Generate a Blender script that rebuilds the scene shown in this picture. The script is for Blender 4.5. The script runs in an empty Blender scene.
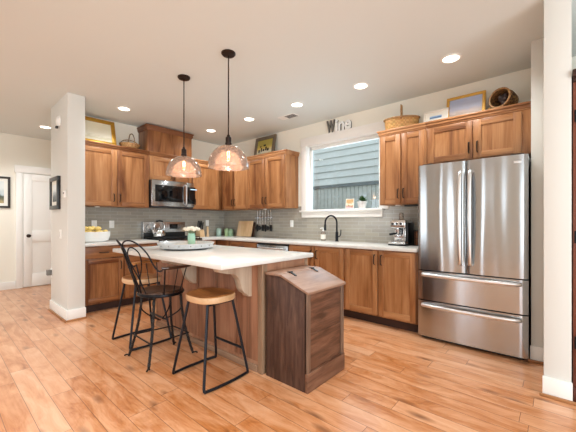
import bpy, bmesh, math, random
from mathutils import Vector, Matrix
random.seed(7)
PI = math.pi
S = bpy.context.scene
COL = S.collection

def lin(h):
    h = h.lstrip('#')
    c = [int(h[i:i+2], 16)/255 for i in (0, 2, 4)]
    return tuple([(x/12.92 if x <= .04045 else ((x+.055)/1.055)**2.4) for x in c] + [1])

# ------------------------------------------------------------------ camera
cam = bpy.data.cameras.new('camera'); camo = bpy.data.objects.new('camera', cam); COL.objects.link(camo)
camo.location = (5.206, -3.973, 1.203)
camo.rotation_euler = (PI/2, 0, math.radians(41.031))
cam.sensor_width = 36; cam.lens = 309.8/576*36; cam.shift_y = 5.46/576
cam.clip_start = .05
S.camera = camo
# ------------------------------------------------------------------ world, light, exposure
W = bpy.data.worlds.new('world'); S.world = W; W.use_nodes = True
bg = W.node_tree.nodes['Background']; bg.inputs[0].default_value = (.94, .97, 1, 1); bg.inputs[1].default_value = 1.35
S.view_settings.view_transform = 'Standard'; S.view_settings.look = 'None'
S.view_settings.gamma = 1; S.view_settings.exposure = 0.24
S.view_settings.use_curve_mapping = False

def area(name, loc, rot, sx, sy, power, color=(1, 1, 1)):
    l = bpy.data.lights.new(name, 'AREA'); l.shape = 'RECTANGLE'; l.size = sx; l.size_y = sy
    l.energy = power; l.color = color
    o = bpy.data.objects.new(name, l); COL.objects.link(o); o.location = loc; o.rotation_euler = rot
    return o
# daylight through the big windows behind and to the right of the camera
DAY = (.80, .92, 1)
area('daylight_front_left', (-.4, -8.2, 1.4), (PI/2+.3, 0, 0), 1.9, 2.1, 20, DAY)
area('daylight_front_middle', (3.05, -8.2, 1.4), (PI/2+.3, 0, 0), .55, 2.1, 10, DAY)
area('daylight_front_right', (6.6, -8.2, 1.4), (PI/2+.3, 0, 0), 2.8, 2.1, 36, DAY)
area('daylight_right', (8.5, -3.8, 1.4), (PI/2, 0, PI/2), 3.0, 2.2, 140, DAY)
area('daylight_sink_window', (2.8, .35, 1.95), (-PI/2, 0, 0), 1.05, .95, 12, DAY)

# ------------------------------------------------------------------ materials
def new_mat(name):
    m = bpy.data.materials.new(name); m.use_nodes = True
    nt = m.node_tree; b = nt.nodes['Principled BSDF']
    return m, nt, b
def N(nt, t, **kw):
    n = nt.nodes.new(t)
    for k, v in kw.items():
        if k == 'ins':
            for i, x in v.items(): n.inputs[i].default_value = x
        else: setattr(n, k, v)
    return n
def L(nt, a, b): nt.links.new(a, b)
def ramp(nt, fac, stops):
    r = N(nt, 'ShaderNodeValToRGB'); e = r.color_ramp.elements
    while len(e) < len(stops): e.new(.5)
    for i, (p, c) in enumerate(stops): e[i].position = p; e[i].color = lin(c) if isinstance(c, str) else c
    L(nt, fac, r.inputs[0]); return r.outputs[0]

def plain(name, col, rough=.5, metal=0, spec=.5, bump=0, bscale=80, var=.0):
    m, nt, b = new_mat(name)
    b.inputs['Base Color'].default_value = lin(col); b.inputs['Roughness'].default_value = rough
    b.inputs['Metallic'].default_value = metal; b.inputs['Specular IOR Level'].default_value = spec
    tc = N(nt, 'ShaderNodeTexCoord')
    nz = N(nt, 'ShaderNodeTexNoise', ins={'Scale': bscale, 'Detail': 3})
    L(nt, tc.outputs['Object'], nz.inputs['Vector'])
    if var:
        c = lin(col); d = tuple(max(0, x*(1-var)) for x in c[:3])+(1,); e = tuple(min(1, x*(1+var)) for x in c[:3])+(1,)
        L(nt, ramp(nt, nz.outputs[0], [(.3, d), (.7, e)]), b.inputs['Base Color'])
    if bump:
        bp = N(nt, 'ShaderNodeBump', ins={'Strength': bump, 'Distance': .002})
        L(nt, nz.outputs[0], bp.inputs['Height']); L(nt, bp.outputs[0], b.inputs['Normal'])
    return m

def wood(name, dark, mid, light, axis=2, rough=.38, scale=1.0, spec=.4, rnd=.25, knots=0.0):
    """long grain along local axis; every object gets its own cut of the board"""
    m, nt, b = new_mat(name)
    tc = N(nt, 'ShaderNodeTexCoord'); oi = N(nt, 'ShaderNodeObjectInfo')
    off = N(nt, 'ShaderNodeVectorMath', operation='SCALE'); off.inputs[0].default_value = (7.3, 5.1, 9.7)
    L(nt, oi.outputs['Random'], off.inputs['Scale'])
    add = N(nt, 'ShaderNodeVectorMath', operation='ADD')
    L(nt, tc.outputs['Object'], add.inputs[0]); L(nt, off.outputs[0], add.inputs[1])
    def stretched(k, along):
        mp = N(nt, 'ShaderNodeMapping'); s = [k, k, k]; s[axis] = along
        mp.inputs['Scale'].default_value = s; L(nt, add.outputs[0], mp.inputs[0]); return mp.outputs[0]
    n1 = N(nt, 'ShaderNodeTexNoise', ins={'Scale': 1.0, 'Detail': 4, 'Roughness': .6, 'Distortion': .6})
    L(nt, stretched(7*scale, .8*scale), n1.inputs['Vector'])
    n2 = N(nt, 'ShaderNodeTexNoise', ins={'Scale': 1.0, 'Detail': 3, 'Roughness': .7})
    L(nt, stretched(70*scale, 2.5*scale), n2.inputs['Vector'])
    mx = N(nt, 'ShaderNodeMath', operation='MULTIPLY_ADD'); mx.inputs[1].default_value = .35
    L(nt, n2.outputs[0], mx.inputs[0]); L(nt, n1.outputs[0], mx.inputs[2])
    rr = N(nt, 'ShaderNodeMath', operation='MULTIPLY_ADD'); rr.inputs[1].default_value = rnd; rr.inputs[2].default_value = -.175-rnd/2
    L(nt, oi.outputs['Random'], rr.inputs[0])
    sm = N(nt, 'ShaderNodeMath', operation='ADD'); L(nt, mx.outputs[0], sm.inputs[0]); L(nt, rr.outputs[0], sm.inputs[1])
    col = ramp(nt, sm.outputs[0], [(.25, dark), (.5, mid), (.8, light)])
    if knots:
        v = N(nt, 'ShaderNodeTexVoronoi', ins={'Scale': 1.0}); L(nt, stretched(5*scale, 2.2*scale), v.inputs['Vector'])
        kf = ramp(nt, v.outputs['Distance'], [(.04, (1, 1, 1, 1)), (.16, (0, 0, 0, 1))])
        km = N(nt, 'ShaderNodeMath', operation='MULTIPLY'); km.inputs[1].default_value = knots; L(nt, kf, km.inputs[0])
        mm = N(nt, 'ShaderNodeMix', data_type='RGBA'); L(nt, km.outputs[0], mm.inputs['Factor'])
        L(nt, col, mm.inputs['A']); mm.inputs['B'].default_value = lin(dark); col = mm.outputs['Result']
    L(nt, col, b.inputs['Base Color'])
    b.inputs['Roughness'].default_value = rough; b.inputs['Specular IOR Level'].default_value = spec
    bp = N(nt, 'ShaderNodeBump', ins={'Strength': .12, 'Distance': .002})
    L(nt, n2.outputs[0], bp.inputs['Height']); L(nt, bp.outputs[0], b.inputs['Normal'])
    return m

AL = ('#66391d', '#9c683e', '#bf8c5f')
M = {}
M['alder_v'] = wood('alder_vertical', *AL, axis=2, knots=.35)
M['alder_h'] = wood('alder_along_x', *AL, axis=0, knots=.2)
M['alder_d'] = wood('alder_along_y', *AL, axis=1, knots=.2)
M['island_v'] = wood('island_stain_vertical', '#714b35', '#a37357', '#bc9274', axis=2, rough=.45, knots=.3)
M['island_light'] = wood('weathered_pale_wood', '#9c8570', '#b9a48e', '#cdbca6', axis=2, rough=.5)
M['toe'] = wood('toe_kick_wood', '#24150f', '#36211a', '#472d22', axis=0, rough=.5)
M['bin_v'] = wood('old_walnut_vertical_shaded', '#2f1f18', '#482f25', '#664a3b', axis=2, rough=.5, scale=4.5)  # bin sides: same walnut, shade put into a darker colour than the front
M['bin_h'] = wood('old_walnut_along_y_lit', '#472c1c', '#6d4834', '#8d664e', axis=1, rough=.48, scale=3.2)  # bin front: lighter copy of the walnut, side light put into its colour
M['bin_f'] = wood('old_walnut_stile', '#422f24', '#624839', '#836854', axis=2, rough=.48, scale=2.6)
M['bin_lid'] = wood('old_lid_wood', '#7d5c48', '#9a7762', '#b08e78', axis=1, rough=.42, scale=1.2)
M['seat'] = wood('stool_seat_wood', '#7d4b24', '#a96f3c', '#c48d56', axis=0, rough=.35)
M['seat_edge'] = wood('stool_seat_edge', '#b58b60', '#d0a87e', '#dfbf98', axis=0, rough=.4)
M['seat_dark'] = wood('dark_seat_wood', '#2a1a12', '#41291c', '#583a28', axis=0, rough=.35)
M['armoire'] = wood('mahogany_dark', '#4a2118', '#6e3a2a', '#87503c', axis=2, rough=.35)
M['board'] = wood('maple_board', '#c39c70', '#dab88e', '#e8cfae', axis=2, rough=.5)
M['wicker_tan'] = None
M['wall'] = plain('wall_paint', '#f0ebdd', .85, bump=.12, bscale=220)
M['wall_dimmed'] = plain('wall_paint_dimmed', '#dddcd5', .8, bump=.12, bscale=220)  # wall paint again; shade put into its colour on over-lit pillar and partition
M['ceiling'] = plain('ceiling_paint', '#dfe5e2', .9, bump=.25, bscale=120)
M['trim'] = plain('white_trim', '#f3f0ea', .4)
M['shoe'] = wood('shoe_moulding_wood', '#7a4b2b', '#a06c42', '#b98657', axis=0)
M['black_metal'] = plain('black_iron', '#1b1c20', .38, .7, bump=.05)
M['blue_black_metal'] = plain('powder_black_tube', '#22252b', .3, .6)
M['rust_metal'] = plain('twisted_wrought_iron', '#2b2725', .5, .6, bump=.2)
M['bronze'] = plain('oil_rubbed_bronze', '#2e2019', .4, .6)
M['black_plastic'] = plain('black_plastic', '#101113', .35)
M['matte_black'] = plain('matte_black', '#0c0c0d', .6)
M['dark_gray'] = plain('dark_gray_side', '#26272a', .5)
M['white_plastic'] = plain('white_plastic', '#f2f1ec', .35)
M['ceramic'] = plain('white_ceramic', '#f3f3f0', .18)
M['lemon'] = plain('lemon_skin', '#efd07a', .5, bump=.3, bscale=160, var=.15)
M['steel_light'] = plain('polished_steel', '#d4d5d6', .16, 1.0)
M['chrome'] = plain('handle_steel', '#e6e7e8', .3, 1.0)
M['gold'] = plain('gold_frame', '#b98a2e', .42, .55, bump=.2, bscale=90)
M['gilt_light'] = plain('pale_gilt_frame', '#d9a94c', .45, .35)
M['dark_frame'] = plain('dark_wood_frame', '#35302b', .5)
M['taupe'] = plain('taupe_frame', '#6e6251', .55, var=.15, bscale=30)
M['gray_frame'] = plain('grey_frame', '#77736c', .5)
M['white_frame'] = plain('white_frame', '#f1ece2', .5)
M['black_glass'] = plain('black_glass', '#07090c', .06)
M['galv'] = plain('galvanized_tin', '#d3d6d8', .42, .35, bump=.05, bscale=40, var=.06)
M['green_glass'] = plain('green_canister_glaze', '#8fae8c', .25)
M['teal_glass'] = plain('teal_canister_glaze', '#a3bdb0', .25)
M['olive_glass'] = plain('leaf_canister_glaze', '#9db686', .25)
M['petal'] = plain('cream_petals', '#f4eee0', .7)
M['leaf'] = plain('leaf_green', '#3f6a35', .5, var=.25, bscale=40)
M['siding'] = plain('siding_paint', '#cdd0ca', .7, var=.04, bscale=8)
M['fence'] = plain('fence_board', '#b6b8b2', .8, var=.1, bscale=12)
M['ground_out'] = plain('gravel', '#8b8880', .9, var=.2, bscale=30)

# brushed stainless: fine horizontal brushing
def stainless(name, col, rough, axis_scale):
    m, nt, b = new_mat(name)
    b.inputs['Metallic'].default_value = 1; b.inputs['Base Color'].default_value = lin(col)
    tc = N(nt, 'ShaderNodeTexCoord'); mp = N(nt, 'ShaderNodeMapping'); mp.inputs['Scale'].default_value = axis_scale
    L(nt, tc.outputs['Object'], mp.inputs[0])
    nz = N(nt, 'ShaderNodeTexNoise', ins={'Scale': 1.0, 'Detail': 2}); L(nt, mp.outputs[0], nz.inputs['Vector'])
    mr = N(nt, 'ShaderNodeMapRange'); mr.inputs['To Min'].default_value = rough-.05; mr.inputs['To Max'].default_value = rough+.06
    L(nt, nz.outputs[0], mr.inputs['Value']); L(nt, mr.outputs[0], b.inputs['Roughness'])
    b.inputs['Anisotropic'].default_value = .8; b.inputs['Anisotropic Rotation'].default_value = .25
    tg = N(nt, 'ShaderNodeTangent', direction_type='RADIAL', axis='Z'); L(nt, tg.outputs[0], b.inputs['Tangent'])
    bp = N(nt, 'ShaderNodeBump', ins={'Strength': .02, 'Distance': .001}); L(nt, nz.outputs[0], bp.inputs['Height']); L(nt, bp.outputs[0], b.inputs['Normal'])
    return m
M['stainless'] = stainless('brushed_stainless', '#b6b8ba', .17, (3, 3, 500))

# hardwood floor, planks along x
def floor_mat():
    m, nt, b = new_mat('hardwood_planks')
    tc = N(nt, 'ShaderNodeTexCoord'); sp = N(nt, 'ShaderNodeSeparateXYZ'); L(nt, tc.outputs['Object'], sp.inputs[0])
    def mth(op, a, bb=None, c=None):
        n = N(nt, 'ShaderNodeMath', operation=op)
        for i, v in enumerate((a, bb, c)):
            if v is None: continue
            if hasattr(v, 'default_value') and not isinstance(v, (int, float)): L(nt, v, n.inputs[i])
            else: n.inputs[i].default_value = v
        return n.outputs[0]
    PW, PL = .127, 1.15
    ry = mth('DIVIDE', sp.outputs['Y'], PW); row = mth('FLOOR', ry)
    wn = N(nt, 'ShaderNodeTexWhiteNoise', noise_dimensions='1D'); L(nt, row, wn.inputs['W'])
    rx = mth('ADD', mth('DIVIDE', sp.outputs['X'], PL), mth('MULTIPLY', wn.outputs['Value'], 13.7)); colm = mth('FLOOR', rx)
    cv = N(nt, 'ShaderNodeCombineXYZ'); L(nt, row, cv.inputs[0]); L(nt, colm, cv.inputs[1])
    w2 = N(nt, 'ShaderNodeTexWhiteNoise', noise_dimensions='2D'); L(nt, cv.outputs[0], w2.inputs['Vector'])
    # grain
    vs = N(nt, 'ShaderNodeVectorMath', operation='SCALE'); L(nt, w2.outputs['Color'], vs.inputs[0]); vs.inputs['Scale'].default_value = 20
    va = N(nt, 'ShaderNodeVectorMath', operation='ADD'); L(nt, tc.outputs['Object'], va.inputs[0]); L(nt, vs.outputs[0], va.inputs[1])
    mp = N(nt, 'ShaderNodeMapping'); mp.inputs['Scale'].default_value = (2.6, 9, 1); L(nt, va.outputs[0], mp.inputs[0])
    g1 = N(nt, 'ShaderNodeTexNoise', ins={'Scale': 1.0, 'Detail': 5, 'Roughness': .65, 'Distortion': .8}); L(nt, mp.outputs[0], g1.inputs['Vector'])
    mp2 = N(nt, 'ShaderNodeMapping'); mp2.inputs['Scale'].default_value = (4, 90, 1); L(nt, va.outputs[0], mp2.inputs[0])
    g2 = N(nt, 'ShaderNodeTexNoise', ins={'Scale': 1.0, 'Detail': 2}); L(nt, mp2.outputs[0], g2.inputs['Vector'])
    f = mth('ADD', mth('MULTIPLY', g1.outputs[0], .84), mth('ADD', mth('MULTIPLY', g2.outputs[0], .15), mth('MULTIPLY', w2.outputs['Value'], .16)))
    col = ramp(nt, f, [(.27, '#7c4019'), (.43, '#b9733f'), (.61, '#d2966a'), (.85, '#e0b08c')])
    # knots
    mp3 = N(nt, 'ShaderNodeMapping'); mp3.inputs['Scale'].default_value = (2.2, 6.5, 1); L(nt, va.outputs[0], mp3.inputs[0])
    v = N(nt, 'ShaderNodeTexVoronoi', ins={'Scale': 1.0}); L(nt, mp3.outputs[0], v.inputs['Vector'])
    kf = ramp(nt, v.outputs['Distance'], [(.04, (1, 1, 1, 1)), (.22, (0, 0, 0, 1))])
    k2 = mth('MULTIPLY', kf, .7)
    mm = N(nt, 'ShaderNodeMix', data_type='RGBA'); L(nt, k2, mm.inputs['Factor']); L(nt, col, mm.inputs['A']); mm.inputs['B'].default_value = lin('#5f3216')
    # seams
    fy = mth('FRACT', ry); fx = mth('FRACT', rx)
    dy = mth('MULTIPLY', mth('MINIMUM', fy, mth('SUBTRACT', 1, fy)), PW); dx = mth('MULTIPLY', mth('MINIMUM', fx, mth('SUBTRACT', 1, fx)), PL)
    d = mth('MINIMUM', dx, dy); seam = mth('LESS_THAN', d, .0016)
    ms = N(nt, 'ShaderNodeMix', data_type='RGBA'); L(nt, mth('MULTIPLY', seam, .75), ms.inputs['Factor']); L(nt, mm.outputs['Result'], ms.inputs['A']); ms.inputs['B'].default_value = lin('#4c2810')
    L(nt, ms.outputs['Result'], b.inputs['Base Color'])
    b.inputs['Specular IOR Level'].default_value = .5; b.inputs['Coat Weight'].default_value = .6; b.inputs['Coat Roughness'].default_value = .22
    mr = N(nt, 'ShaderNodeMapRange'); mr.inputs['To Min'].default_value = .27; mr.inputs['To Max'].default_value = .42; L(nt, g1.outputs[0], mr.inputs['Value']); L(nt, mr.outputs[0], b.inputs['Roughness'])
    bp = N(nt, 'ShaderNodeBump', ins={'Strength': .25, 'Distance': .002}); L(nt, mth('SUBTRACT', mth('MULTIPLY', g2.outputs[0], .3), seam), bp.inputs['Height']); L(nt, bp.outputs[0], b.inputs['Normal'])
    return m
M['floor'] = floor_mat()

def tile_mat(name, ux):
    m, nt, b = new_mat(name)
    tc = N(nt, 'ShaderNodeTexCoord'); sp = N(nt, 'ShaderNodeSeparateXYZ'); L(nt, tc.outputs['Object'], sp.inputs[0])
    cb = N(nt, 'ShaderNodeCombineXYZ'); L(nt, sp.outputs[ux], cb.inputs[0]); L(nt, sp.outputs['Z'], cb.inputs[1])
    br = N(nt, 'ShaderNodeTexBrick', ins={'Scale': 1.0, 'Mortar Size': .0016, 'Mortar Smooth': .1, 'Bias': 0, 'Brick Width': .203, 'Row Height': .0508})
    br.inputs['Color1'].default_value = lin('#aaa395'); br.inputs['Color2'].default_value = lin('#99948a'); br.inputs['Mortar'].default_value = lin('#bdbbb2')
    L(nt, cb.outputs[0], br.inputs['Vector']); L(nt, br.outputs['Color'], b.inputs['Base Color'])
    b.inputs['Roughness'].default_value = .14; b.inputs['Specular IOR Level'].default_value = .6
    bp = N(nt, 'ShaderNodeBump', ins={'Strength': .35, 'Distance': .002}); bp.invert = True
    L(nt, br.outputs['Fac'], bp.inputs['Height']); L(nt, bp.outputs[0], b.inputs['Normal'])
    return m
M['tile_x'] = tile_mat('glass_tile_along_x', 'X'); M['tile_y'] = tile_mat('glass_tile_along_y', 'Y')

def quartz():
    m, nt, b = new_mat('white_quartz')
    tc = N(nt, 'ShaderNodeTexCoord'); nz = N(nt, 'ShaderNodeTexNoise', ins={'Scale': 3.0, 'Detail': 6, 'Roughness': .6, 'Distortion': .5})
    L(nt, tc.outputs['Object'], nz.inputs['Vector'])
    L(nt, ramp(nt, nz.outputs[0], [(.35, '#d3cfc7'), (.6, '#deDbd5')]), b.inputs['Base Color'])
    b.inputs['Roughness'].default_value = .22
    return m
M['quartz'] = quartz()

def weave(name, c1, c2, sx, sz):
    m, nt, b = new_mat(name)
    tc = N(nt, 'ShaderNodeTexCoord')
    mp = N(nt, 'ShaderNodeMapping'); mp.inputs['Scale'].default_value = (sx, sx, sz); L(nt, tc.outputs['Object'], mp.inputs[0])
    ck = N(nt, 'ShaderNodeTexChecker', ins={'Scale': 1.0}); ck.inputs['Color1'].default_value = lin(c1); ck.inputs['Color2'].default_value = lin(c2)
    nz = N(nt, 'ShaderNodeTexNoise', ins={'Scale': 60.0, 'Detail': 2}); L(nt, tc.outputs['Object'], nz.inputs['Vector'])
    L(nt, mp.outputs[0], ck.inputs['Vector'])
    mx = N(nt, 'ShaderNodeMix', data_type='RGBA', blend_type='MULTIPLY'); mx.inputs['Factor'].default_value = .5
    L(nt, ck.outputs['Color'], mx.inputs['A']); L(nt, nz.outputs['Color'], mx.inputs['B'])
    L(nt, mx.outputs['Result'], b.inputs['Base Color']); b.inputs['Roughness'].default_value = .6
    bp = N(nt, 'ShaderNodeBump', ins={'Strength': .6, 'Distance': .006}); L(nt, ck.outputs['Fac'], bp.inputs['Height']); L(nt, bp.outputs[0], b.inputs['Normal'])
    return m
M['wicker'] = weave('split_ash_weave', '#d9a865', '#c08c4c', 34, 42)
M['wicker_dark'] = weave('dark_willow_weave', '#b0854e', '#5d4028', 45, 45)
M['wicker_pale'] = weave('pale_rattan_weave', '#c79a66', '#a87a48', 40, 40)

def emit(name, col, s):
    m, nt, b = new_mat(name)
    b.inputs['Base Color'].default_value = lin(col); b.inputs['Emission Color'].default_value = lin(col); b.inputs['Emission Strength'].default_value = s
    return m
M['led'] = emit('downlight_lens', '#fff6e6', 6)
M['filament'] = emit('edison_filament', '#ffdfb8', 25)
M['digit'] = emit('display_digits', '#bfe6ff', .25)

def glass_clear(name, tint, rough=.0, dens=0.0, gl=.12):
    """thin glass: mostly see-through, a little body, a clear-coat reflection"""
    m, nt, b = new_mat(name); nt.nodes.remove(b); out = nt.nodes['Material Output']
    tr = N(nt, 'ShaderNodeBsdfTransparent'); tr.inputs[0].default_value = lin(tint)
    gs = N(nt, 'ShaderNodeBsdfGlossy'); gs.inputs['Roughness'].default_value = rough+.03; gs.inputs[0].default_value = (1, 1, 1, 1)
    fr = N(nt, 'ShaderNodeFresnel', ins={'IOR': 1.45})
    m1 = N(nt, 'ShaderNodeMixShader'); L(nt, fr.outputs[0], m1.inputs[0])
    base = tr.outputs[0]
    if dens:
        tl = N(nt, 'ShaderNodeBsdfTranslucent'); tl.inputs[0].default_value = lin('#f3dccf')
        df = N(nt, 'ShaderNodeBsdfDiffuse'); df.inputs[0].default_value = lin('#f0d8ca')
        ma = N(nt, 'ShaderNodeMixShader'); ma.inputs[0].default_value = .5; L(nt, tl.outputs[0], ma.inputs[1]); L(nt, df.outputs[0], ma.inputs[2])
        tc = N(nt, 'ShaderNodeTexCoord'); vz = N(nt, 'ShaderNodeTexVoronoi', ins={'Scale': 95.0}); L(nt, tc.outputs['Object'], vz.inputs['Vector'])
        mr = N(nt, 'ShaderNodeMapRange'); mr.inputs['To Min'].default_value = dens+.12; mr.inputs['To Max'].default_value = dens-.12; L(nt, vz.outputs['Distance'], mr.inputs['Value'])
        md = N(nt, 'ShaderNodeMixShader'); L(nt, mr.outputs[0], md.inputs[0]); L(nt, base, md.inputs[1]); L(nt, ma.outputs[0], md.inputs[2]); base = md.outputs[0]
    L(nt, base, m1.inputs[1]); L(nt, gs.outputs[0], m1.inputs[2]); L(nt, m1.outputs[0], out.inputs['Surface'])
    return m
M['pane'] = glass_clear('window_glass', '#f4fbff')
M['seeded'] = glass_clear('seeded_blush_glass', '#f8e8de', .05, .32)
M['bulb'] = glass_clear('bulb_glass', '#ffe9c8')
M['vase_glass'] = glass_clear('aqua_jar_glass', '#a9cfc0', .02, .0)
M['soap_glass'] = glass_clear('soap_bottle_plastic', '#f0efe6', .1, .3)

def picture(name, stops, axis='Z', nscale=6, dist=.15, origin=(0, 0, 0)):
    """loose painted landscape bands with noise"""
    m, nt, b = new_mat(name)
    tc = N(nt, 'ShaderNodeTexCoord')
    nz = N(nt, 'ShaderNodeTexNoise', ins={'Scale': nscale, 'Detail': 4}); L(nt, tc.outputs['Generated'], nz.inputs['Vector'])
    sp = N(nt, 'ShaderNodeSeparateXYZ'); L(nt, tc.outputs['Generated'], sp.inputs[0])
    ma = N(nt, 'ShaderNodeMath', operation='MULTIPLY_ADD'); ma.inputs[1].default_value = dist
    L(nt, nz.outputs[0], ma.inputs[0]); L(nt, sp.outputs[axis], ma.inputs[2])
    L(nt, ramp(nt, ma.outputs[0], stops), b.inputs['Base Color']); b.inputs['Roughness'].default_value = .55
    return m
M['art_shore'] = picture('art_seashore', [(.1, '#e0d8ca'), (.3, '#c4b3a4'), (.42, '#d6c9c6'), (.6, '#c2c9dd'), (.95, '#aebbd9')], dist=.25)
M['art_blue'] = picture('art_blue_hills', [(.2, '#bcd3e6'), (.45, '#2f4d78'), (.6, '#4c74a6'), (.8, '#9fc0e0')], dist=.2)
M['art_cream'] = picture('art_cream_sketch', [(.15, '#e9e0c8'), (.35, '#cfc6a8'), (.5, '#ece6d2'), (.9, '#e6ddc2')], dist=.35)
M['art_hall'] = picture('art_hall_scene', [(.2, '#c2a877'), (.4, '#7d7a5c'), (.55, '#4b5348'), (.7, '#b7c3c4'), (.95, '#dfe3df')], dist=.5, nscale=4)
M['art_stub'] = picture('art_stub_photo', [(.2, '#22282b'), (.5, '#6d7a80'), (.75, '#c9d3d6'), (.95, '#e9edec')], dist=.4, nscale=3)
M['art_sign'] = picture('art_yellow_green', [(.12, '#6f8a4a'), (.3, '#e7e3cf'), (.55, '#cbb45e'), (.8, '#a89a4a')], dist=.25, nscale=5)
M['card'] = picture('card_print', [(.15, '#7fa487'), (.35, '#d6b7c0'), (.55, '#b8865a'), (.75, '#efe6d2'), (.95, '#c9a06a')], dist=.6, nscale=5)
M['mat_white'] = plain('picture_mat', '#efebe0', .8)

# ------------------------------------------------------------------ geometry helpers
class B:
    """collects shapes in world coordinates, then links them as one mesh object"""
    def __init__(s): s.bm = bmesh.new()
    def _merge(s, t, mi, xf=None):
        if xf is not None: bmesh.ops.transform(t, matrix=xf, verts=t.verts)
        for f in t.faces: f.material_index = mi
        me = bpy.data.meshes.new('tmp'); t.to_mesh(me); t.free()
        s.bm.from_mesh(me); bpy.data.meshes.remove(me); return s
    def box(s, x0, x1, y0, y1, z0, z1, bev=0, mi=0, seg=2, xf=None):
        t = bmesh.new(); bmesh.ops.create_cube(t, size=1)
        for v in t.verts:
            v.co = Vector(((x0+x1)/2+v.co.x*abs(x1-x0), (y0+y1)/2+v.co.y*abs(y1-y0), (z0+z1)/2+v.co.z*abs(z1-z0)))
        if bev: bmesh.ops.bevel(t, geom=t.edges[:], offset=bev, segments=seg, affect='EDGES', profile=.5)
        return s._merge(t, mi, xf)
    def prism(s, pts, axis, a0, a1, bev=0, mi=0, xf=None):
        """pts in the two other axes (order x,y,z without axis)"""
        t = bmesh.new()
        def P(p, a):
            c = list(p); c.insert(axis, a); return Vector(c)
        lo = [t.verts.new(P(p, a0)) for p in pts]; hi = [t.verts.new(P(p, a1)) for p in pts]
        n = len(pts); t.faces.new(lo); t.faces.new(hi[::-1])
        for i in range(n): t.faces.new((lo[i], hi[i], hi[(i+1) % n], lo[(i+1) % n]))
        bmesh.ops.recalc_face_normals(t, faces=t.faces)
        if bev: bmesh.ops.bevel(t, geom=t.edges[:], offset=bev, segments=2, affect='EDGES', profile=.5)
        return s._merge(t, mi, xf)
    def lathe(s, prof, c, seg=32, mi=0, sx=1, sy=1, xf=None):
        t = bmesh.new(); rings = []
        for r, z in prof:
            if r < 1e-5: rings.append([t.verts.new((c[0], c[1], c[2]+z))])
            else: rings.append([t.verts.new((c[0]+sx*r*math.cos(2*PI*i/seg), c[1]+sy*r*math.sin(2*PI*i/seg), c[2]+z)) for i in range(seg)])
        for a, b in zip(rings, rings[1:]):
            for i in range(seg):
                j = (i+1) % seg
                if len(a) == 1 and len(b) == 1: continue
                if len(a) == 1: t.faces.new((a[0], b[i], b[j]))
                elif len(b) == 1: t.faces.new((a[i], b[0], a[j]))
                else: t.faces.new((a[i], b[i], b[j], a[j]))
        bmesh.ops.recalc_face_normals(t, faces=t.faces)
        return s._merge(t, mi, xf)
    def tube(s, pts, r, seg=10, closed=False, mi=0, caps=True, flat=None, twist=0):
        """sweep; r number or list; flat=(a,b) scales the section; twist in turns"""
        t = bmesh.new(); P = [Vector(p) for p in pts]; n = len(P)
        R = r if isinstance(r, (list, tuple)) else [r]*n
        T = []
        for i in range(n):
            a = P[(i-1) % n] if (closed or i > 0) else P[i]; b = P[(i+1) % n] if (closed or i < n-1) else P[i]
            T.append((b-a).normalized())
        u = T[0].orthogonal().normalized(); rings = []
        if abs(T[0].z) < .95: u = Vector((0, 0, 1)).cross(T[0]).normalized()
        for i in range(n):
            u = (u - T[i]*u.dot(T[i])).normalized(); v = T[i].cross(u)
            fa, fb = flat if flat else (1, 1); ring = []
            for k in range(seg):
                an = 2*PI*k/seg + twist*2*PI*i/max(1, n-1)
                ca, sa = math.cos(2*PI*k/seg)*fa, math.sin(2*PI*k/seg)*fb
                tw = twist*2*PI*i/max(1, n-1); cc, ss = math.cos(tw), math.sin(tw)
                ring.append(t.verts.new(P[i]+R[i]*((ca*cc-sa*ss)*u+(ca*ss+sa*cc)*v)))
            rings.append(ring)
        m = n if closed else n-1
        for i in range(m):
            a, b = rings[i], rings[(i+1) % n]
            for k in range(seg): t.faces.new((a[k], a[(k+1) % seg], b[(k+1) % seg], b[k]))
        if not closed and caps: t.faces.new(rings[0][::-1]); t.faces.new(rings[-1])
        bmesh.ops.recalc_face_normals(t, faces=t.faces)
        return s._merge(t, mi)
    def cyl(s, a, b, r, seg=20, mi=0): return s.tube([a, b], r, seg, mi=mi)
    def ball(s, c, r, sx=1, sy=1, sz=1, mi=0, u=20, v=12, xf=None):
        t = bmesh.new(); bmesh.ops.create_uvsphere(t, u_segments=u, v_segments=v, radius=r)
        for w in t.verts: w.co = Vector((c[0]+w.co.x*sx, c[1]+w.co.y*sy, c[2]+w.co.z*sz))
        return s._merge(t, mi, xf)
    def obj(s, name, mats, parent=None, ang=35, xf=None):
        if xf is not None: bmesh.ops.transform(s.bm, matrix=xf, verts=s.bm.verts)
        bmesh.ops.recalc_face_normals(s.bm, faces=s.bm.faces)
        o0 = Vector((0, 0, 0))
        if parent is not None: o0 = WORLD[parent.name]
        else:
            bb = [v.co for v in s.bm.verts]
            o0 = Vector(((min(v.x for v in bb)+max(v.x for v in bb))/2, (min(v.y for v in bb)+max(v.y for v in bb))/2, min(v.z for v in bb)))
        for v in s.bm.verts: v.co -= o0
        me = bpy.data.meshes.new(name); s.bm.to_mesh(me); s.bm.free()
        for m in (mats if isinstance(mats, (list, tuple)) else [mats]): me.materials.append(M[m] if isinstance(m, str) else m)
        me.shade_smooth(); me.set_sharp_from_angle(angle=math.radians(ang))
        o = bpy.data.objects.new(name, me); COL.objects.link(o)
        if parent is not None: o.parent = parent; WORLD[o.name] = o0
        else: o.location = o0; WORLD[o.name] = o0
        return o
WORLD = {}
def tag(o, label=None, cat=None, group=None, kind=None):
    if label: o['label'] = label
    if cat: o['category'] = cat
    if group: o['group'] = group
    if kind: o['kind'] = kind
    return o
def thing(name, loc, label, cat, group=None):
    o = bpy.data.objects.new(name, None); COL.objects.link(o); o.location = loc; o.empty_display_size = .05
    WORLD[o.name] = Vector(loc)
    return tag(o, label, cat, group)
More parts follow.
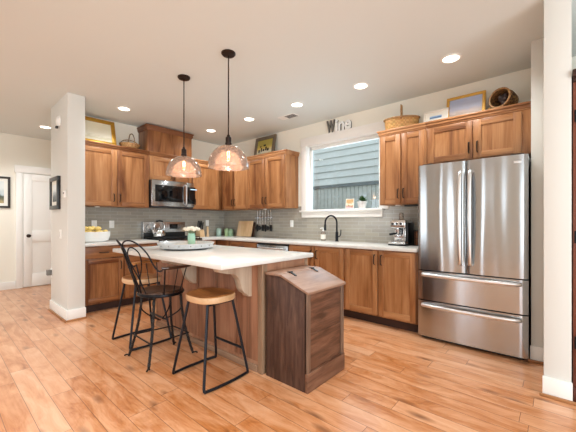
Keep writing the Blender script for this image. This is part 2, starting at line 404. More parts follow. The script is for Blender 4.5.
def struct(b, name, mats, label=None):
    return tag(b.obj(name, mats), label, 'structure' if False else None, kind='structure')
def dup(root, loc, label, group=None):
    r = root.copy(); COL.objects.link(r); r.location = loc; r['label'] = label
    if group: r['group'] = group
    for ch in list(root.children):
        c = ch.copy(); COL.objects.link(c); c.parent = r
        for g in list(ch.children):
            d = g.copy(); COL.objects.link(d); d.parent = c
    return r
def arc(c, r, a0, a1, n, plane='xy', ry=None):
    ry = ry or r; out = []
    for i in range(n+1):
        a = a0+(a1-a0)*i/n; p, q = r*math.cos(a), ry*math.sin(a)
        out.append((c[0]+p, c[1]+q, c[2]) if plane == 'xy' else (c[0]+p, c[1], c[2]+q) if plane == 'xz' else (c[0], c[1]+p, c[2]+q))
    return out
def smooth(pts, n=8):
    """Catmull-Rom through pts"""
    P = [Vector(p) for p in pts]; Q = [P[0]*2-P[1]]+P+[P[-1]*2-P[-2]]; out = []
    for i in range(1, len(Q)-2):
        for k in range(n):
            t = k/n; a, b, c, d = Q[i-1:i+3]
            out.append(.5*((2*b)+(c-a)*t+(2*a-5*b+4*c-d)*t*t+(3*b-a-3*c+d)*t**3))
    out.append(P[-1]); return out

CZ = 2.756   # ceiling
# ================================================================== THE SETTING
struct(B().box(-2.3, 8.6, -8.3, .15, -.1, 0), 'floor', 'floor', 'orange-brown hardwood plank floor')
struct(B().box(-2.3, 8.6, -8.3, .15, CZ, CZ+.1), 'ceiling', 'ceiling')
WX0, WX1, WZ0, WZ1 = 2.150, 3.40, 1.372, 2.42
b = B()
b.box(-2.3, WX0, 0, .15, 0, CZ).box(WX1, 8.6, 0, .15, 0, CZ).box(WX0, WX1, 0, .15, 0, WZ0).box(WX0, WX1, 0, .15, WZ1, CZ)
struct(b, 'wall_back', 'wall')
struct(B().box(-.12, 0, -2.75, 0, 0, CZ), 'wall_left', 'wall')
struct(B().box(-.02, .765, -2.905, -2.72, 0, CZ, .004), 'wall_pillar', 'wall_dimmed')
struct(B().box(-2.3, -2.13, -8.3, 0, 0, CZ), 'wall_hall', 'wall')
b = B()   # wall behind the camera, three big openings
xs = [-2.3, -1.4, .6, 2.75, 3.35, 5.15, 8.05, 8.6]
for i in range(0, 7, 2): b.box(xs[i], xs[i+1], -8.3, -8.15, 0, CZ)
for i in (1, 3, 5): b.box(xs[i], xs[i+1], -8.3, -8.15, 0, .3).box(xs[i], xs[i+1], -8.3, -8.15, 2.5, CZ)
struct(b, 'wall_front', 'wall')
b = B().box(8.45, 8.6, -8.3, -6.9, 0, CZ).box(8.45, 8.6, -2.3, 0, 0, CZ).box(8.45, 8.6, -6.9, -2.3, 2.5, CZ).box(8.45, 8.6, -6.9, -2.3, 0, .25)
struct(b, 'wall_right', 'wall')
b = B().box(5.033, 5.276, -.58, 0, 0, CZ, .003).box(5.133, 5.276, -1.19, -.57, 0, CZ, .003)
struct(b, 'wall_partition', 'wall_dimmed')
# backsplash tiles
struct(B().box(0, .008, -2.72, 0, .90, 1.45), 'wall_backsplash_left', 'tile_y')
b = B().box(.008, 2.06, -.008, 0, .90, 1.45).box(2.06, 3.44, -.008, 0, .90, 1.28).box(3.44, 4.12, -.008, 0, .90, 1.45)
struct(b, 'wall_backsplash_back', 'tile_x')
# baseboards with shoe moulding
def base(name, segs):
    b = B()
    for (x0, x1, y0, y1) in segs: b.box(x0, x1, y0, y1, 0, .135, .002)
    struct(b, name, 'trim')
base('baseboard_pillar', [(-.02, .78, -2.92, -2.904), (.764, .7805, -2.9035, -2.715)])
base('baseboard_partition', [(5.027, 5.285, -.595, -.579), (5.127, 5.281, -1.205, -1.189)])
base('baseboard_hall', [(-2.131, -2.115, -8.1, -2.99), (-2.131, -2.115, -1.96, 0)])
base('baseboard_front', [(-2.1, 8.4, -8.15, -8.135)])
b = B().box(-.02, .795, -2.936, -2.919, 0, .022, .006).box(.779, .795, -2.9185, -2.715, 0, .022, .004)
struct(b, 'trim_1', 'shoe')
b = B().box(5.012, 5.127, -.611, -.594, 0, .022, .006).box(5.11, 5.30, -1.222, -1.204, 0, .022, .006)
struct(b, 'trim_2', 'shoe')

# hall door
dr = tag(thing('door_1', (-2.13, -2.48, 0), None, None), kind='structure')
y0, y1, zt = -2.886, -2.07, 2.075
b = B()
for (a, c) in ((y0, y0+.12), (y1-.12, y1)): b.box(-2.128, -2.095, a, c, .015, zt, .002)
for (a, c) in ((.015, .24), (.83, 1.03), (1.955, zt)): b.box(-2.128, -2.095, y0+.12, y1-.12, a, c, .002)
b.box(-2.128, -2.107, y0+.115, y1-.115, .23, .84).box(-2.128, -2.107, y0+.115, y1-.115, 1.02, 1.96)
b.obj('door_panel', 'trim', dr)
b = B().box(-2.13, -2.10, y0-.1, y0-.006, 0, 2.1, .004).box(-2.13, -2.10, y1+.006, y1+.1, 0, 2.1, .004)
b.box(-2.13, -2.092, y0-.12, y1+.12, 2.085, 2.215, .004)
b.obj('door_casing', 'trim', dr)
b = B(); b.lathe([(0, 0), (.03, 0), (.03, .008), (.012, .012), (.012, .04), (.028, .05), (.03, .065), (.02, .078), (0, .08)], (0, 0, 0), 20,
    xf=Matrix.Translation((-2.095, -2.816, .94)) @ Matrix.Rotation(PI/2, 4, 'Y'))
b.obj('door_knob', 'bronze', dr)

# sink window: jambs, sash, pane, casing, sill
wn = tag(thing('window_1', (2.8, .05, WZ0), None, None), kind='structure')
b = B().box(WX0, WX0+.012, -.002, .15, WZ0, WZ1).box(WX1-.012, WX1, -.002, .15, WZ0, WZ1).box(WX0, WX1, -.002, .15, WZ1-.012, WZ1)
b.obj('window_jamb', 'trim', wn)
b = B()
for q in ((WX0+.012, WX0+.035, WZ0+.012, WZ1-.012), (WX1-.06, WX1-.012, WZ0+.012, WZ1-.012), (WX0+.012, WX1-.012, WZ0+.006, WZ0+.022), (WX0+.012, WX1-.012, WZ1-.06, WZ1-.012)):
    b.box(q[0], q[1], .085, .125, q[2], q[3], .003)
b.obj('window_frame', 'white_plastic', wn)
B().box(WX0+.03, WX1-.05, .103, .107, WZ0+.018, WZ1-.05).obj('window_pane', 'pane', wn)
b = B().box(2.055, WX0+.005, -.022, 0, WZ0, 2.42, .003).box(WX1-.005, 3.52, -.022, 0, WZ0, 2.42, .003).box(2.04, 3.53, -.028, 0, 2.415, 2.545, .004)
b.obj('window_casing', 'trim', wn)
b = B().box(2.03, 3.45, -.05, .09, WZ0-.02, WZ0+.008, .004).box(2.06, 3.44, -.022, 0, 1.265, WZ0-.02, .003)
b.obj('window_sill', 'trim', wn)

# outside the window: neighbour's lap siding and a board fence
b = B()
for i in range(32):
    z = -.6+i*.19
    b.prism([(3.5, z), (3.46, z), (3.495, z+.2), (3.52, z+.2)], 0, -4.5, 7)
struct(b, 'wall_neighbour', 'siding')
struct(B().box(-6, 9, .15, 4, -.7, -.6), 'ground_outside', 'ground_out')
fz = 2.03
fn = thing('board_fence', (1.5, 2, -.6), 'grey board fence seen low through the sink window', 'fence')
b = B()
x = -2.2
while x < 4.6: b.box(x, x+.088, 1.99, 2.01, -.58, fz-.06); x += .098
b.obj('fence_boards', 'fence', fn)
b = B().box(-2.2, 4.6, 1.96, 2.04, fz-.07, fz, .004).box(-2.2, 4.6, 2.01, 2.05, .2, .3).box(-2.2, 4.6, 2.01, 2.05, 1.5, 1.6)
b.obj('fence_rail', plain('fence_rail', '#5d6668', .8), fn)
for x in (-2.1, -.3, 1.5, 3.3): B().box(x, x+.09, 2.01, 2.1, -.6, fz-.07).obj('fence_post', 'fence', fn)

# ================================================================== CABINETS
FW = lambda u, v, z: Vector((u, -v, z))     # along the window wall
FS = lambda u, v, z: Vector((v, -u, z))     # along the range wall
class C(B):
    """boxes given as (u along the wall, v out of the wall, z)"""
    def __init__(s, fr): super().__init__(); s.fr = fr
    def ubox(s, u0, u1, v0, v1, z0, z1, bev=0, mi=0):
        p, q = s.fr(u0, v0, z0), s.fr(u1, v1, z1)
        return s.box(min(p.x, q.x), max(p.x, q.x), min(p.y, q.y), max(p.y, q.y), z0, z1, bev, mi)
def mats_for(fr): return ['alder_v', 'alder_h' if fr is FW else 'alder_d']
def pull(par, fr, u, v, z, ln=.11, vert=True, name='handle'):
    h = ln/2; b = C(fr)
    if vert:
        pts = [fr(u, v, z-h), fr(u, v+.028, z-h*.86), fr(u, v+.03, z), fr(u, v+.028, z+h*.86), fr(u, v, z+h)]
    else:
        pts = [fr(u-h, v, z), fr(u-h*.86, v+.028, z), fr(u, v+.03, z), fr(u+h*.86, v+.028, z), fr(u+h, v, z)]
    b.tube(pts, .0065, 8); return b.obj(name, 'bronze', par)
def shaker(par, fr, u0, u1, z0, z1, v, st=.062, hu=None, hz=None, drawer=False, name=None):
    b = C(fr); t = .02
    if drawer:
        b.ubox(u0, u1, v, v+t, z0, z1, .004, 1)
    else:
        b.ubox(u0, u0+st, v, v+t, z0, z1, .002, 0).ubox(u1-st, u1, v, v+t, z0, z1, .002, 0)
        b.ubox(u0+st, u1-st, v, v+t, z1-st, z1, .002, 1).ubox(u0+st, u1-st, v, v+t, z0, z0+st, .002, 1)
        b.ubox(u0+st-.004, u1-st+.004, v, v+t*.45, z0+st-.004, z1-st+.004, 0, 0)
    d = b.obj(name or ('drawer' if drawer else 'door'), mats_for(fr), par)
    if hu is not None: pull(d, fr, hu, v+t, hz, vert=not drawer)
    return d
def crown(par, fr, u0, u1, v, z0, z1, ends=(0, 0), mats=None):
    b = C(fr); e0, e1 = ends; d = .03
    # stepped crown: fillet, cove, top
    b.ubox(u0-e0*.008, u1+e1*.008, 0.01, v+.008, z0, z0+.018, .002, 1)
    b.ubox(u0-e0*.018, u1+e1*.018, 0.01, v+.018, z0+.016, z1-.018, .004, 1)
    b.ubox(u0-e0*d, u1+e1*d, 0.01, v+d, z1-.02, z1, .003, 1)
    return b.obj('crown_moulding', mats or mats_for(fr), par)
def upper(fr, u0, u1, z0, z1, zc, label, doors, v=.31, ends=(0, 0), hz=None, group=None):
    p = fr((u0+u1)/2, v/2, z0); t = thing('wall_cabinet', p, label, 'cabinet', group)
    b = C(fr); b.ubox(u0+.0006, u1-.0006, .009, v, z0, z1+.01, .001, 0); b.obj('body', mats_for(fr), t)
    for (a, c, hu) in doors: shaker(t, fr, a, c, z0+.012, z1-.012, v, hu=hu, hz=hz if hz else z0+.13)
    crown(t, fr, u0+.0006, u1-.0006, v, z1, zc, ends)
    return t
def lower(fr, u0, u1, label, doors=(), drawers=(), v=.59, group=None):
    p = fr((u0+u1)/2, v/2, 0); t = thing('base_cabinet', p, label, 'cabinet', group)
    b = C(fr); b.ubox(u0+.0006, u1-.0006, .01, v, .105, .878, .001, 0); b.obj('body', mats_for(fr), t)
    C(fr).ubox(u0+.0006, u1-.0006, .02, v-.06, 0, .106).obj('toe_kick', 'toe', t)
    for (a, c, z0, z1, hu) in doors: shaker(t, fr, a, c, z0, z1, v, hu=hu, hz=z1-.1)
    for (a, c, z0, z1, hu) in drawers: shaker(t, fr, a, c, z0, z1, v, hu=hu, hz=(z0+z1)/2, drawer=True)
    return t
ZT = 2.32
# range wall (u = distance from the corner)
upper(FS, 1.712, 2.718, 1.42, 2.26, ZT, 'two-door upper cabinet between white pillar and microwave', [(1.72, 2.19, 2.235), (2.205, 2.675, 2.165)][:0] + [(1.725, 2.18, 2.15), (2.205, 2.70, 2.235)])
upper(FS, .95, 1.711, 1.868, 2.26, ZT, 'short two-door upper cabinet directly above the microwave', [(.965, 1.32, 1.295), (1.335, 1.70, 1.36)], hz=1.955)
upper(FS, .004, .949, 1.42, 2.26, ZT, 'upper cabinet right of the microwave reaching into the room corner', [(.375, .935, .90)])
# window wall (u = x)
upper(FW, .345, 1.086, 1.42, 2.26, ZT, 'upper corner cabinet left of the taller one, behind the nearer pendant', [(.36, .71, .68), (.725, 1.075, .755)], v=.31)
upper(FW, 1.088, 1.985, 1.42, 2.265, 2.335, 'two-door upper cabinet just left of the sink window', [(1.10, 1.53, 1.5), (1.545, 1.972, 1.575)], ends=(1, 1), v=.325)
upper(FW, 3.535, 4.088, 1.405, 2.255, ZT, 'tall two-door upper cabinet between sink window and fridge', [(3.55, 3.80, 3.775), (3.815, 4.075, 3.84)], ends=(1, 0))
upper(FW, 4.089, 5.03, 1.84, 2.255, ZT, 'wide two-door upper cabinet directly above the fridge', [(4.115, 4.545, 4.515), (4.56, 4.95, 4.59)], hz=1.965)
lower(FS, 1.713, 2.718, 'base cabinet with drawers between white pillar and range', [(1.73, 2.185, .125, .70, 2.15), (2.21, 2.70, .125, .70, 2.245)], [(1.73, 2.185, .715, .862, 1.96), (2.21, 2.70, .715, .862, 2.455)])
lower(FS, .63, .948, 'narrow base cabinet right of the range near the corner', [(.66, .935, .125, .70, .9)], [(.66, .935, .715, .862, .8)])
lower(FW, .008, 1.626, 'corner base cabinet with drawer left of the dishwasher', [(.985, 1.295, .125, .70, 1.26), (1.31, 1.615, .125, .70, 1.345)], [(.985, 1.615, .715, .862, 1.27)])
lower(FW, 2.288, 3.203, 'sink base cabinet with two tall doors under the window', [(2.30, 2.735, .125, .862, 2.70), (2.755, 3.19, .125, .862, 2.79)])
lower(FW, 3.204, 4.086, 'two-door base cabinet beside the fridge', [(3.22, 3.64, .125, .862, 3.61), (3.655, 4.072, .125, .862, 3.69)])
# duct cover box
t = thing('duct_cover_box', FS(1.355, .18, ZT), 'tall wooden duct cover box standing on cabinets above microwave', 'cabinet')
C(FS).ubox(.965, 1.745, .012, .335, ZT, 2.69, .002, 0).obj('body', mats_for(FS), t)
crown(t, FS, .965, 1.745, .335, 2.655, 2.735, (1, 1), ['toe', wood('duct_crown_stain', '#5b351f', '#7c4d30', '#946344', axis=1)])
# worktops
b = B().box(.009, .64, -2.718, -1.713, .878, .915, .004)
tag(b.obj('worktop', 'quartz'), 'white quartz worktop piece between pillar and range', 'worktop')
b = B().prism([(.009, -.009), (4.093, -.009), (4.093, -.64), (.64, -.64), (.64, -.949), (.009, -.949)], 2, .878, .915, .004)
tag(b.obj('worktop', 'quartz'), 'long white quartz worktop under the window, from range to fridge', 'worktop')

# ================================================================== APPLIANCES
# fridge
t = thing('fridge', (4.55, -.35, 0), 'stainless french-door fridge with two bottom drawers', 'fridge')
FX0, FX1, FY = 4.112, 5.020, -.60
B().box(FX0+.004, FX1-.004, FY, -.02, .034, 1.765, .004).obj('body', 'dark_gray', t)
def bowed(x0, x1, z0, z1, depth, wave, seed):
    """door skin, gently bowed, with slight pressing waves"""
    g = bmesh.new(); nx, nz = 28, 14; rows = []
    for j in range(nz+1):
        z = z0+(z1-z0)*j/nz; row = []
        for i in range(nx+1):
            s = i/nx; x = x0+(x1-x0)*s
            e = min(s, 1-s)*(x1-x0)
            y = FY-.004-depth-.010*math.sin(PI*s)
            if e < .02: y += .014*(1-(e/.02))**2
            y += wave*(math.sin(s*9+seed+1.0*math.sin(j/nz*3+seed))+.5*math.sin(s*21+seed*2+.8*math.sin(j/nz*2.2)))
            row.append(g.verts.new((x, y, z)))
        rows.append(row)
    back = [[g.verts.new((x0 if i == 0 else x1, FY-.004, z0+(z1-z0)*j/nz)) for i in (0, 1)] for j in range(nz+1)]
    for j in range(nz):
        for i in range(nx): g.faces.new((rows[j][i], rows[j][i+1], rows[j+1][i+1], rows[j+1][i]))
        g.faces.new((back[j][0], rows[j][0], rows[j+1][0], back[j+1][0])); g.faces.new((rows[j][nx], back[j][1], back[j+1][1], rows[j+1][nx]))
    for j in (0, nz): g.faces.new([back[j][0]]+rows[j]+[back[j][1]])
    g.faces.new([back[0][0], back[0][1]] + [back[j][1] for j in range(1, nz+1)] + [back[j][0] for j in range(nz, 0, -1)])
    b = B(); b._merge(g, 0); return b
XM = 4.552
dl = bowed(FX0, XM-.003, .712, 1.778, .062, .0016, 0).obj('door', 'stainless', t, 40)
drr = bowed(XM+.003, FX1, .712, 1.778, .062, .0016, 2.4).obj('door', 'stainless', t, 40)
d1 = bowed(FX0, FX1, .408, .700, .062, .0008, 1).obj('drawer', 'stainless', t, 40)
d2 = bowed(FX0, FX1, .036, .396, .062, .0008, 4).obj('drawer', 'stainless', t, 40)
YF = FY-.075
for (d, x) in ((dl, XM-.042), (drr, XM+.042)):
    b = B(); b.tube(smooth([(x, YF+.01, .79), (x, YF-.03, .82), (x, YF-.05, 1.0), (x, YF-.056, 1.24), (x, YF-.05, 1.5), (x, YF-.03, 1.65), (x, YF+.01, 1.68)], 6), .017, 12, flat=(1, .7))
    b.obj('handle', 'chrome', d)
for (d, z) in ((d1, .664), (d2, .356)):
    b = B(); b.tube(smooth([(FX0+.05, YF+.012, z), (FX0+.07, YF-.03, z), (FX0+.25, YF-.05, z), (XM+.01, YF-.056, z), (FX1-.25, YF-.05, z), (FX1-.07, YF-.03, z), (FX1-.05, YF+.012, z)], 6), .017, 12, flat=(.7, 1))
    b.obj('handle', 'chrome', d)
B().box(FX0+.03, FX1-.03, FY-.03, FY+.3, .010, .034, .004).obj('grille', 'matte_black', t)
for x in (FX0+.08, FX1-.08):
    for y in (FY+.02, -.1): B().cyl((x, y, 0), (x, y, .036), .02).obj('foot', 'black_plastic', t)
for x in (FX0+.03, FX1-.13): B().box(x, x+.1, FY-.02, FY+.12, 1.765, 1.795, .006).obj('hinge_cover', 'dark_gray', t)
b = B().box(FX1-.1, FX1-.045, YF-.0035, YF+.012, 1.705, 1.725, .001); b.obj('badge', 'chrome', drr)

# microwave
t = thing('microwave', (.2, -1.33, 1.435), 'stainless over-range microwave hung between upper cabinets', 'microwave')
my0, my1, mz0, mz1 = -1.708, -.954, 1.435, 1.866
B().box(.009, .36, my0, my1, mz0, mz1, .003).obj('body', 'matte_black', t)
b = B().box(.36, .398, my0, -1.10, mz0+.015, mz1, .004)
d = b.obj('door', 'stainless', t)
B().box(.396, .4, my0+.055, -1.165, mz0+.09, mz1-.075, .001).obj('door_glass', 'black_glass', d)
b = B(); b.tube(smooth([(.395, -1.125, mz0+.05), (.43, -1.125, mz0+.08), (.436, -1.125, (mz0+mz1)/2), (.43, -1.125, mz1-.07), (.395, -1.125, mz1-.04)], 6), .011, 10)
b.obj('handle', 'chrome', d)
c = B().box(.36, .398, -1.098, my1, mz0+.015, mz1, .004).obj('control_panel', 'stainless', t)
B().box(.397, .4, -1.085, my1+.02, mz0+.07, mz1-.07, .001).obj('key_area', 'black_glass', c)
B().box(.4, .401, -1.03, my1+.05, mz1-.115, mz1-.10).obj('display', 'digit', c)
B().box(.2, .385, my0+.02, my1-.02, mz0-.006, mz0+.016, .002).obj('grease_vent', 'dark_gray', t)

# range
t = thing('kitchen_range', (.34, -1.33, 0), 'stainless gas range with black backguard between base cabinets', 'range')
ry0, ry1 = -1.709, -.952
B().box(.012, .62, ry0, ry1, .10, .905, .003).obj('body', 'stainless', t)
B().box(.03, .60, ry0+.02, ry1-.02, 0, .10).obj('plinth', 'matte_black', t)
b = B().box(.62, .655, ry0+.005, ry1-.005, .27, .76, .005); d = b.obj('oven_door', 'stainless', t)
B().box(.653, .657, ry0+.12, ry1-.12, .36, .62, .001).obj('oven_window', 'black_glass', d)
b = B().tube([(.65, ry0+.06, .71), (.695, ry0+.06, .71), (.695, ry1-.06, .71), (.65, ry1-.06, .71)], .011, 10); b.obj('oven_handle', 'chrome', d)
B().box(.62, .65, ry0+.005, ry1-.005, .11, .26, .005).obj('drawer', 'stainless', t)
B().prism([(.62, .775), (.665, .775), (.645, .905), (.62, .905)], 1, ry0+.003, ry1-.003, .003).obj('control_strip', 'stainless', t)
for i in range(5):
    y = ry0+.1+i*.139
    b = B(); b.lathe([(0, 0), (.022, 0), (.02, .025), (0, .026)], (0, 0, 0), 16, xf=Matrix.Translation((.655, y, .84)) @ Matrix.Rotation(PI/2, 4, 'Y')); b.obj('knob', 'chrome', t)
B().box(.10, .64, ry0, ry1, .905, .922, .004).obj('cooktop', 'black_glass', t)
b = B()
for k in range(3):
    a = ry0+.02+k*.24; e = a+.235
    for y in (a, (a+e)/2, e): b.box(.13, .60, y-.005, y+.005, .937, .949, .002)
    for x in (.13, .29, .45, .60): b.box(x-.005, x+.005, a, e, .937, .949, .002)
    for x in (.13, .60):
        for y in (a, e): b.box(x-.006, x+.006, y-.006, y+.006, .921, .94)
b.obj('grates', 'matte_black', t)
b = B()
for (x, y) in ((.24, ry0+.14), (.48, ry0+.14), (.36, -1.33), (.24, ry1-.14), (.48, ry1-.14)): b.cyl((x, y, .92), (x, y, .936), .04)
b.obj('burners', 'dark_gray', t)
g = B().box(.012, .10, ry0, ry1, .905, 1.195, .006).obj('backguard', 'stainless', t)
B().box(.099, .103, ry0+.004, ry1-.004, .93, 1.02, .001).obj('backguard_base', 'black_plastic', g)
B().box(.099, .103, -1.25, -1.10, 1.075, 1.16, .001).obj('clock_panel', 'black_glass', g)
# dishwasher
t = thing('dishwasher', (1.957, -.3, 0), 'stainless dishwasher built in left of the sink cabinet', 'dishwasher')
B().box(1.632, 2.282, -.57, -.02, .1, .872, .002).obj('body', 'dark_gray', t)
d = B().box(1.634, 2.280, -.612, -.571, .11, .845, .004).obj('door', 'stainless', t)
B().tube([(1.70, -.61, .80), (1.70, -.65, .80), (2.215, -.65, .80), (2.215, -.61, .80)], .011, 10).obj('handle', 'chrome', d)
B().box(1.634, 2.280, -.60, -.571, .846, .872, .001).obj('control_panel', 'black_plastic', t)
B().box(1.634, 2.280, -.53, -.1, 0, .1).obj('toe_kick', 'matte_black', t)

# ================================================================== ISLAND
IX0, IX1, IY0, IY1 = 1.70, 3.455, -2.265, -1.695
t = thing('kitchen_island', (2.58, -1.98, 0), 'brown stained wooden kitchen island under the white slab', 'island')
b = B().box(IX0, IX1, IY0, IY1, .0, .878, .002)
b.obj('body', 'island_v', t)
b = B()
x = IX0
while x < IX1-.2: b.box(x+.002, x+.284, IY0-.006, IY0+.001, .085, .875, .003); x += .288
b.obj('front_panel', 'island_v', t)
for (x0, x1, y0, y1) in ((IX1-.045, IX1+.008, IY0-.012, IY0+.045), (IX1-.045, IX1+.008, IY1-.04, IY1+.006)):
    B().box(x0, x1, y0, y1, 0, .878, .004).obj('corner_post', wood('corner_post_wood', '#6f543f', '#8f7259', '#a78a70', axis=2) if 'cp' not in M else M['cp'], t)
    M.setdefault('cp', bpy.data.materials['corner_post_wood'])
B().box(IX1-.002, IX1+.006, IY0+.045, IY1-.04, .80, .878, .002).obj('end_rail', 'island_v', t)
B().box(IX0, IX1-.05, IY0-.014, IY0, 0, .055, .004).obj('base_trim', wood('island_base_trim', '#8b6a52', '#a98a70', '#bba086', axis=0), t)
cp = [(-2.266, .878), (-2.60, .878), (-2.60, .845)]
cp += [(-2.585, .825), (-2.51, .805), (-2.47, .80), (-2.43, .785), (-2.40, .75), (-2.385, .71), (-2.375, .67), (-2.35, .64), (-2.32, .62), (-2.305, .60), (-2.266, .595)]
for xc in (2.50, 3.30):
    b = B().prism([(y, z) for y, z in cp], 0, xc-.035, xc+.035, .004); b.obj('corbel', 'island_light', t)
b = B().prism([(1.64, -2.715), (3.525, -2.715), (3.525, -1.685), (1.64, -1.685)], 2, .878, .916, .006)
tag(b.obj('island_slab', 'quartz'), 'white quartz slab lying on top of the island', 'worktop')

# ================================================================== BIN
t = thing('storage_bin', (3.69, -2.01, 0), 'old dark wooden slant-lid bin against the end of the island', 'bin')
bx0, bx1, by0, by1 = 3.487, 3.882, -2.258, -1.765
side = [(bx0, .0), (bx1, .0), (bx1, .70), (3.64, .79), (bx0, .79)]
for (a, c) in ((by0, by0+.02), (by1-.02, by1)): B().prism(side, 1, a, c, .002).obj('side_panel', 'bin_v', t)
B().box(bx0, bx0+.018, by0+.02, by1-.02, 0, .788).obj('back_panel', 'bin_v', t)
B().box(bx0+.018, bx1-.01, by0+.02, by1-.02, .03, .05).obj('bottom', 'bin_v', t)
b = B().box(bx1-.014, bx1-.004, by0+.018, by1-.018, .04, .69); b.obj('front_panel', 'bin_h', t)
for (a, c) in ((by0, by0+.042), (by1-.042, by1)): B().box(bx1-.015, bx1+.008, a, c, .0, .70, .004).obj('front_stile', 'bin_f', t)
for (a, c, e) in ((.635, .695, .006), (.383, .397, .001)): B().box(bx1-.014, bx1+e, by0+.042, by1-.042, a, c, .002).obj('front_rail', 'bin_h', t)
B().box(bx1-.01, bx1+.014, by0-.002, by1+.002, 0, .135, .004).obj('base_board', 'bin_h', t)
B().prism([(bx0-.004, .79), (3.645, .79), (3.645, .808), (bx0-.004, .808)], 1, by0-.008, by1+.008, .003).obj('top_board', 'bin_lid', t)
dx, dz = bx1+.022-3.645, -.098
ld = B().prism([(3.646, .788), (3.646+dx, .788+dz), (3.646+dx, .806+dz), (3.646, .807)], 1, by0-.008, by1+.008, .003).obj('lid', 'bin_lid', t)
for y in (by0+.11, by1-.10):
    b = B().box(3.615, 3.645, y-.012, y+.012, .806, .812, .001).tube([(3.646, y-.018, .811), (3.646, y+.018, .811)], .006, 8)
    b.prism([(3.648, .806), (3.70, .785), (3.70, .791), (3.648, .812)], 1, y-.009, y+.009); b.obj('hinge', 'black_metal', ld)

# ================================================================== STOOLS
def seat_mesh(cx, cy, z0, z1, rx, ry, p=2.6, dip=.016):
    g = bmesh.new(); n, m = 40, 8; rings = []
    def pt(a, s, z):
        c, d = math.cos(a), math.sin(a)
        k = 1/((abs(c)**p+abs(d)**p)**(1/p)); return (cx+rx*k*s*c, cy+ry*k*s*d, z)
    prof = [(.86, z0), (.97, z0+.006), (1.0, z0+.016), (1.0, z1-.012), (.985, z1-.003)]
    for s in (.92, .8, .62, .42, .2): prof.append((s, z1-dip*(1-s**2)**1.0))
    for s, z in prof:
        row = []
        for i in range(n):
            a = 2*PI*i/n; q = pt(a, s, z)
            if z > z1-.03 and s < .98: q = (q[0], q[1], q[2]+.010*s*s*math.cos(a)**2)
            row.append(g.verts.new(q))
        rings.append(row)
    for a, c in zip(rings, rings[1:]):
        for i in range(n): g.faces.new((a[i], a[(i+1) % n], c[(i+1) % n], c[i]))
    g.faces.new(rings[0][::-1]); top = g.verts.new((cx, cy, z1-dip))
    for i in range(n): g.faces.new((rings[-1][i], rings[-1][(i+1) % n], top))
    b = B(); b._merge(g, 0)
    for f in b.bm.faces: f.material_index = 1 if (len(f.verts) == 4 and abs(f.calc_center_median().z-(z0+z1)/2) < (z1-z0)*.42 and abs(f.normal.z) < .6) else 0
    return b
SX, SY = 3.142, -2.53
t = thing('bar_stool', (SX, SY, 0), 'wood seat bar stool with black tube legs, nearest the wooden bin', 'stool', 'wood seat bar stools')
seat_mesh(SX, SY, .59, .645, .182, .172).obj('seat', ['seat', 'seat_edge'], t, 50)
fx, fy, tx, ty = .212, .20, .125, .115
zt0 = .588
def leg_pts(sx, sy): return [(SX+sx*tx, SY+sy*ty, zt0), (SX+sx*(fx-.006), SY+sy*fy, .035)]
for sx in (-1, 1):
    for sy in (-1, 1):
        a, c = leg_pts(sx, sy); B().tube([a, c, (SX+sx*fx, SY+sy*fy, .012)], .0105, 10).obj('leg', 'blue_black_metal', t)
    B().tube(smooth([(SX+sx*fx, SY-fy, .012), (SX+sx*(fx+.012), SY-fy*.4, .012), (SX+sx*(fx+.012), SY+fy*.4, .012), (SX+sx*fx, SY+fy, .012)], 5), .0105, 10).obj('floor_rail', 'blue_black_metal', t)
    B().tube([(SX+sx*tx, SY-ty, zt0-.004), (SX+sx*tx, SY+ty, zt0-.004)], .010, 10).obj('seat_rail', 'blue_black_metal', t)
k = (zt0-.20)/(zt0-.03)
B().tube([(SX-(tx+(fx-tx)*k), SY+ty+(fy-ty)*k, .20), (SX+(tx+(fx-tx)*k), SY+ty+(fy-ty)*k, .20)], .0105, 10).obj('footrest', 'blue_black_metal', t)
dup(t, (2.015, -2.57, 0), 'wood seat bar stool with black tube legs, behind the iron armchair stool')

# iron parlour stool with arms
KX, KY = 2.535, -2.63
t = thing('bar_chair', (KX, KY, 0), 'black twisted-iron bar chair with looped back and wooden arms', 'stool')
seat_mesh(KX, KY, .575, .600, .185, .185, p=2.0, dip=.006).obj('seat', ['seat_dark', 'seat_dark'], t, 50)
B().tube(arc((KX, KY, .575), .188, 0, 2*PI, 36)[:-1], .010, 8, closed=True, flat=(.8, 1.3)).obj('seat_ring', 'black_metal', t)
feet = [(2.735, -2.835), (2.335, -2.825), (2.40, -2.432), (2.715, -2.42)]
tops = []
for (x, y) in feet:
    d = Vector((x-KX, y-KY, 0)).normalized(); a = Vector((KX, KY, .575))+d*.165; tops.append(a)
    pts = []; n = 40
    for i in range(n+1):
        s = i/n; e = Vector((x, y, .012)); p = a.lerp(e, s); p += d*(.022*math.sin(PI*s)*-1)
        pts.append(p)
    b = B().tube(pts, .0125, 4, twist=7, flat=(1, 1))
    foot = [(x+d.x*.018*(1-math.cos(q)), y+d.y*.018*(1-math.cos(q)), .009+.010*math.sin(q)+.004) for q in [PI*k/6 for k in range(7)]]
    b.tube([(x, y, .02)]+foot, .007, 6)
    b.obj('leg', 'rust_metal', t)
    q = a.lerp(Vector((KX, KY, .40)), .9)
    B().tube(smooth([a+d*.0, a.lerp(Vector((x, y, .012)), .25)-d*.02, Vector((KX, KY, .36))+d*.09, Vector((KX, KY, .33))+d*.02], 5), .006, 6).obj('brace', 'black_metal', t)
ring = [Vector((x, y, 0)).lerp(Vector((a.x, a.y, .575)), .36) for (x, y), a in zip(feet, tops)]
ring = [Vector((p.x, p.y, .20)) for p in ring]
for i in range(4):
    B().tube([ring[i], ring[(i+1) % 4]], .006, 6).obj('stretcher', 'black_metal', t)
